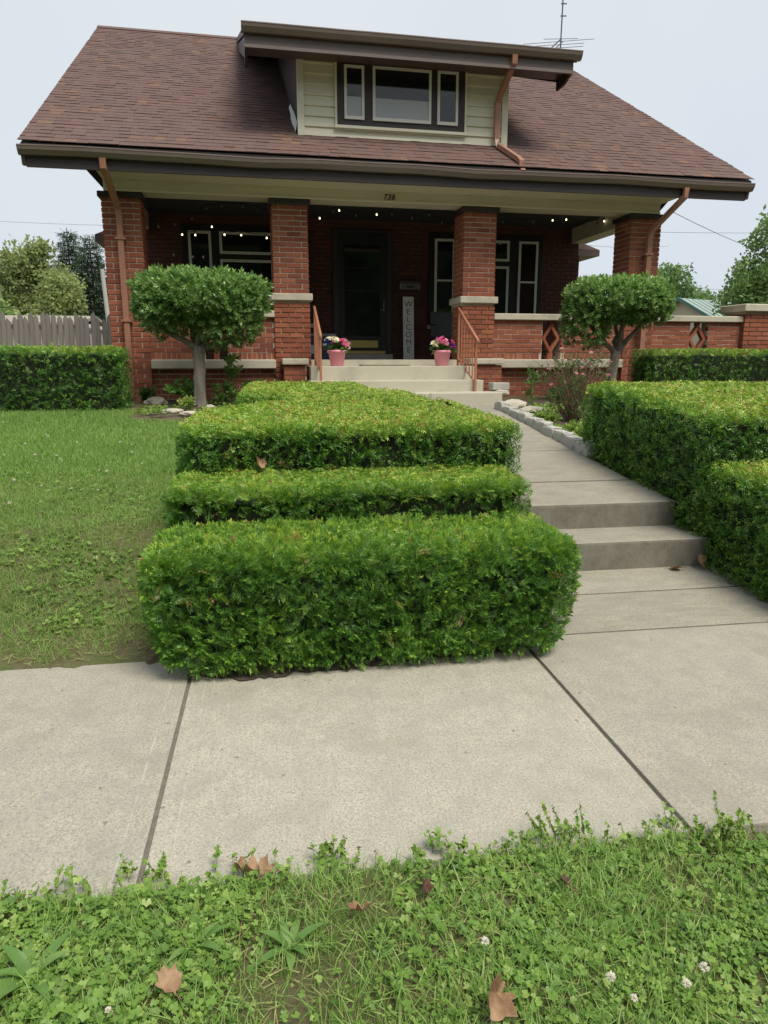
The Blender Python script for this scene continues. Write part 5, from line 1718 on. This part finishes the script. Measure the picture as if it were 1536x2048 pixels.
# background trees
def leaf_clump(rng, n, r, l):
    q, tv = [], []
    for i in range(n):
        d = unit(rng.normal(size=(1, 3)))[0]
        b0 = d * r * rng.random() ** .5
        dd = unit(rng.normal(size=(1, 3)) + np.array([[0, 0, -.25]]))[0]
        q.append(kite(tuple(b0), tuple(dd), l * rng.uniform(.7, 1.2), l * .5, tuple(unit(rng.normal(size=(1, 3)))[0])))
        tv += [rng.uniform(-.1, .1)] * 4
    V, F, t = tmpl(q)
    return V, F, np.array(tv)
CLUMP = [leaf_clump(tr, 9, .32, .26) for _ in range(6)]
def tree(name, label, base, h, blobs, n, seed, mat='tree_far', group=None, trunk_r=.16, scale=1.0, bias=0.0):
    rng = np.random.default_rng(seed)
    random.seed(seed)
    root = empty(name, base, 0, label, "tree", group)
    m = MB()
    m.tube([(0, 0, -.1), (.05, 0, h * .3), (0, .05, h * .62)], [trunk_r, trunk_r * .75, trunk_r * .4], 9)
    for (cx, cy, cz, rx, ry, rz_) in blobs:
        branchy(m, (0, 0, h * random.uniform(.25, .5)), (cx, cy, cz), trunk_r * .42, .02, 5, .15)
        for k in range(4):
            branchy(m, (cx * .7, cy * .7, cz - rz_ * .4), (cx + random.uniform(-rx, rx) * .8, cy + random.uniform(-ry, ry) * .7, cz + random.uniform(-.3, .8) * rz_), trunk_r * .2, .012, 4, .1)
    m.build("trunk", M['bark_dark'], root, smooth=True)
    vol = np.array([b[3] * b[4] * b[5] for b in blobs]) ** .67
    P_, N_ = [], []
    for b, v in zip(blobs, vol / vol.sum()):
        k = int(n * v)
        d = unit(rng.normal(size=(k, 3)))
        rad = rng.random(k) ** .38
        p = np.array(b[:3]) + d * np.array(b[3:]) * (rad * (1 + .28 * vnoise(d, 3, seed + k)))[:, None]
        P_.append(p); N_.append(d)
    p, d = np.concatenate(P_), np.concatenate(N_)
    keep = vnoise(p, 1.5 / scale, seed + 3) + rng.normal(0, .25, len(p)) < .55
    p, d = p[keep], d[keep]
    k = len(p)
    tint = np.clip(.42 + bias + .2 * d[:, 2] + vnoise(p, 1.1, seed + 4) * .16 + rng.normal(0, .1, k), .02, .95)
    o = scatter("crown", CLUMP, p, frames(rng.normal(size=(k, 3)), rng), rng.uniform(.7, 1.25, k) * scale, tint, M[mat], root, rng)
    tag(o, kind="stuff")
    return root
tree("leafy_tree", "pale feathery tree with open crown beyond the fence", (-13.2, 45, .9), 7.2, [(-.6, 0, 5.6, 1.5, 1.3, 1.3), (1.2, 0, 4.6, 1.5, 1.2, 1.3), (-1.8, 0, 3.9, 1.5, 1.2, 1.3), (.2, 0, 3.2, 2.2, 1.4, 1.2), (.4, 0, 6.5, .9, .8, .7)], 2000, 401, 'tree_yellow', "trees beyond the fence", scale=.95)
tree("leafy_tree", "yellow-green rounded tree in front of the dark spruces", (-11.0, 42, .9), 5.0, [(.1, 0, 3.6, 1.1, 1, 1.4), (-.5, 0, 2.2, 1.2, 1, 1.2)], 800, 402, 'tree_yellow', "trees beyond the fence", scale=.9, bias=.05)
tree("leafy_tree", "bright green bushy tree at the picture edge above the fence", (-12.6, 36, .9), 4.2, [(-.6, 0, 2.6, 1.5, 1.1, 1.2), (.6, 0, 1.8, 1.2, 1, 1.0)], 900, 403, 'tree_far', "trees beyond the fence", scale=.85, bias=.35)
tree("leafy_tree", "green tree filling the gap between the spruces and the house", (-8.2, 47, .9), 6.0, [(0, 0, 4.6, 1.4, 1.2, 1.6), (.5, 0, 2.6, 1.6, 1.3, 1.7)], 1000, 404, 'tree_far', "trees beyond the fence", scale=1.0, bias=.1)
tree("leafy_tree", "rounded shade tree rising above the green roof", (24.0, 42, .9), 6.5, [(0, 0, 4.6, 1.7, 1.4, 1.6), (-1.5, 0, 3.7, 1.3, 1.2, 1.3), (1.6, 0, 3.3, 1.5, 1.2, 1.2)], 1500, 405, 'tree_far', "trees beyond the terrace", scale=1.0)
tree("leafy_tree", "lower green tree just behind the corner pillar and topiary crown", (22.0, 40, .9), 4.5, [(-.3, 0, 3.6, 1.4, 1.2, 1.6), (.9, 0, 2.6, 1.5, 1.2, 1.4)], 1000, 406, 'tree_far', "trees beyond the terrace", scale=.95, bias=.12)
tree("leafy_tree", "dim far tree between the green roof and the big tree", (30.5, 50, .9), 6.0, [(0, 0, 4.2, 2.2, 1.4, 1.5), (2.2, 0, 3.4, 2.0, 1.4, 1.6), (-2.5, 0, 3.0, 2.2, 1.4, 1.3)], 1300, 407, 'tree_far', "trees beyond the terrace", scale=1.1)
tree("leafy_tree", "large bright maple leaning in from the right edge of the picture", (21.2, 27.5, .9), 7.5, [(-.2, 0, 5.3, 1.7, 1.5, 1.3), (-1.0, 0, 3.8, 1.6, 1.4, .95), (-1.6, 0, 2.9, 1.5, 1.3, .9), (.8, 0, 4.2, 1.8, 1.4, 1.6), (1.2, 0, 6.2, 1.5, 1.4, 1.2)], 2600, 408, 'tree_far', "trees beyond the terrace", scale=.8, bias=.18)
tree("small_shrub", "small green shrub between the green roof and the end pier", (20.3, 28.5, .9), 2.4, [(0, 0, 1.9, .9, .8, .75)], 420, 409, 'tree_far', None, .05, .7, .3)

def conifer(label, base, h, rad, seed):
    rng = np.random.default_rng(seed)
    random.seed(seed)
    root = empty("spruce_tree", base, 0, label, "tree", "spruces beyond the fence")
    m = MB().tube([(0, 0, 0), (0, 0, h)], [.16, .02], 8)
    P_, A_ = [], []
    z_ = .6
    while z_ < h - .1:
        f = 1 - z_ / h
        nb = 9
        for k in range(nb):
            a = 2 * math.pi * k / nb + rng.uniform(-.3, .3)
            L = rad * f ** 1.05 * rng.uniform(.75, 1.15) + .12
            d = Vector((math.cos(a), math.sin(a), rng.uniform(-.25, .1)))
            m.tube([(0, 0, z_), d * L * .6 + Vector((0, 0, z_)), d * L + Vector((0, 0, z_ + .12 * L))], [.03, .018, .008], 4)
            ns = max(3, int(L * 14))
            for j in range(ns):
                q = d * L * (j + .5) / ns + Vector((0, 0, z_))
                P_.append((q.x + rng.normal(0, .05), q.y + rng.normal(0, .05), q.z - rng.uniform(0, .12)))
                A_.append((d.x + rng.normal(0, .4), d.y + rng.normal(0, .4), rng.uniform(-.6, .4)))
        z_ += .24 + .12 * f
    m.build("trunk", M['bark_dark'], root)
    P_, A_ = np.array(P_), np.array(A_)
    o = scatter("crown", YEW_FAR, P_, frames(A_, rng), rng.uniform(6, 10.5, len(P_)), np.clip(rng.normal(.45, .15, len(P_)), 0, 1), M['conifer'], root, rng)
    tag(o, kind="stuff")
conifer("tall dark spruce with open pointed top beyond the fence", (-11.9, 48, .9), 8.3, 2.0, 501)
conifer("dense dark spruce next to the house corner beyond the fence", (-10.3, 46.5, .9), 7.7, 2.0, 502)

# green-roofed building beyond the terrace
gb = empty("green_roofed_building", (19.75, 33.0, .9), R(24), "low cream building with a pale green metal roof beyond the terrace wall", "building")
MB().box(0, 8, -1.9, 1.9, 0, 2.3).build("wall", M['beige_wall'], gb)
MB().prism([(-1.9, 2.3), (1.9, 2.3), (0, 3.35)], 'x', .0, .12).build("gable", M['beige_wall'], gb)
gr = MB().prism([(-2.2, 2.2), (0, 3.42), (2.2, 2.2), (2.2, 2.12), (0, 3.33), (-2.2, 2.12)], 'x', -.3, 8.3).build("roof", M['green_roof'], gb)
for k in range(20):
    x = -.2 + k * .44
    MB().prism([(-2.2, 2.203), (0, 3.423), (0, 3.45), (-2.2, 2.23)], 'x', x, x + .03).build("roof_rib", M['green_roof'], gr)
MB().prism([(-2.25, 2.08), (0, 3.3), (2.25, 2.08), (2.25, 2.24), (0, 3.47), (-2.25, 2.24)], 'x', -.36, -.302).build("gable_trim", M['green_trim'], gb)

# unseen trees added behind the camera to darken porch and glass; they reflect there
rng = np.random.default_rng(900)
P_ = []
for k in range(16):
    cx_, cy_, h_ = -34 + k * 4.6 + rng.uniform(-1, 1), -21 + rng.uniform(-3, 3), rng.uniform(12, 17)
    n_ = 230
    d_ = unit(rng.normal(size=(n_, 3)))
    P_.append(np.array([cx_, cy_, h_ * .55]) + d_ * np.array([3.4, 2.6, h_ * .48]) * (rng.random(n_) ** .35)[:, None])
P_ = np.concatenate(P_)
o = scatter("added_treeline", CLUMP, P_, frames(rng.normal(size=(len(P_), 3)), rng), rng.uniform(3, 5, len(P_)), np.clip(rng.normal(.35, .15, len(P_)), 0, 1), M['tree_far'], None, rng)
tag(o, "unseen mass of tall trees added behind the viewer to darken porch and glass", "trees", kind="stuff")
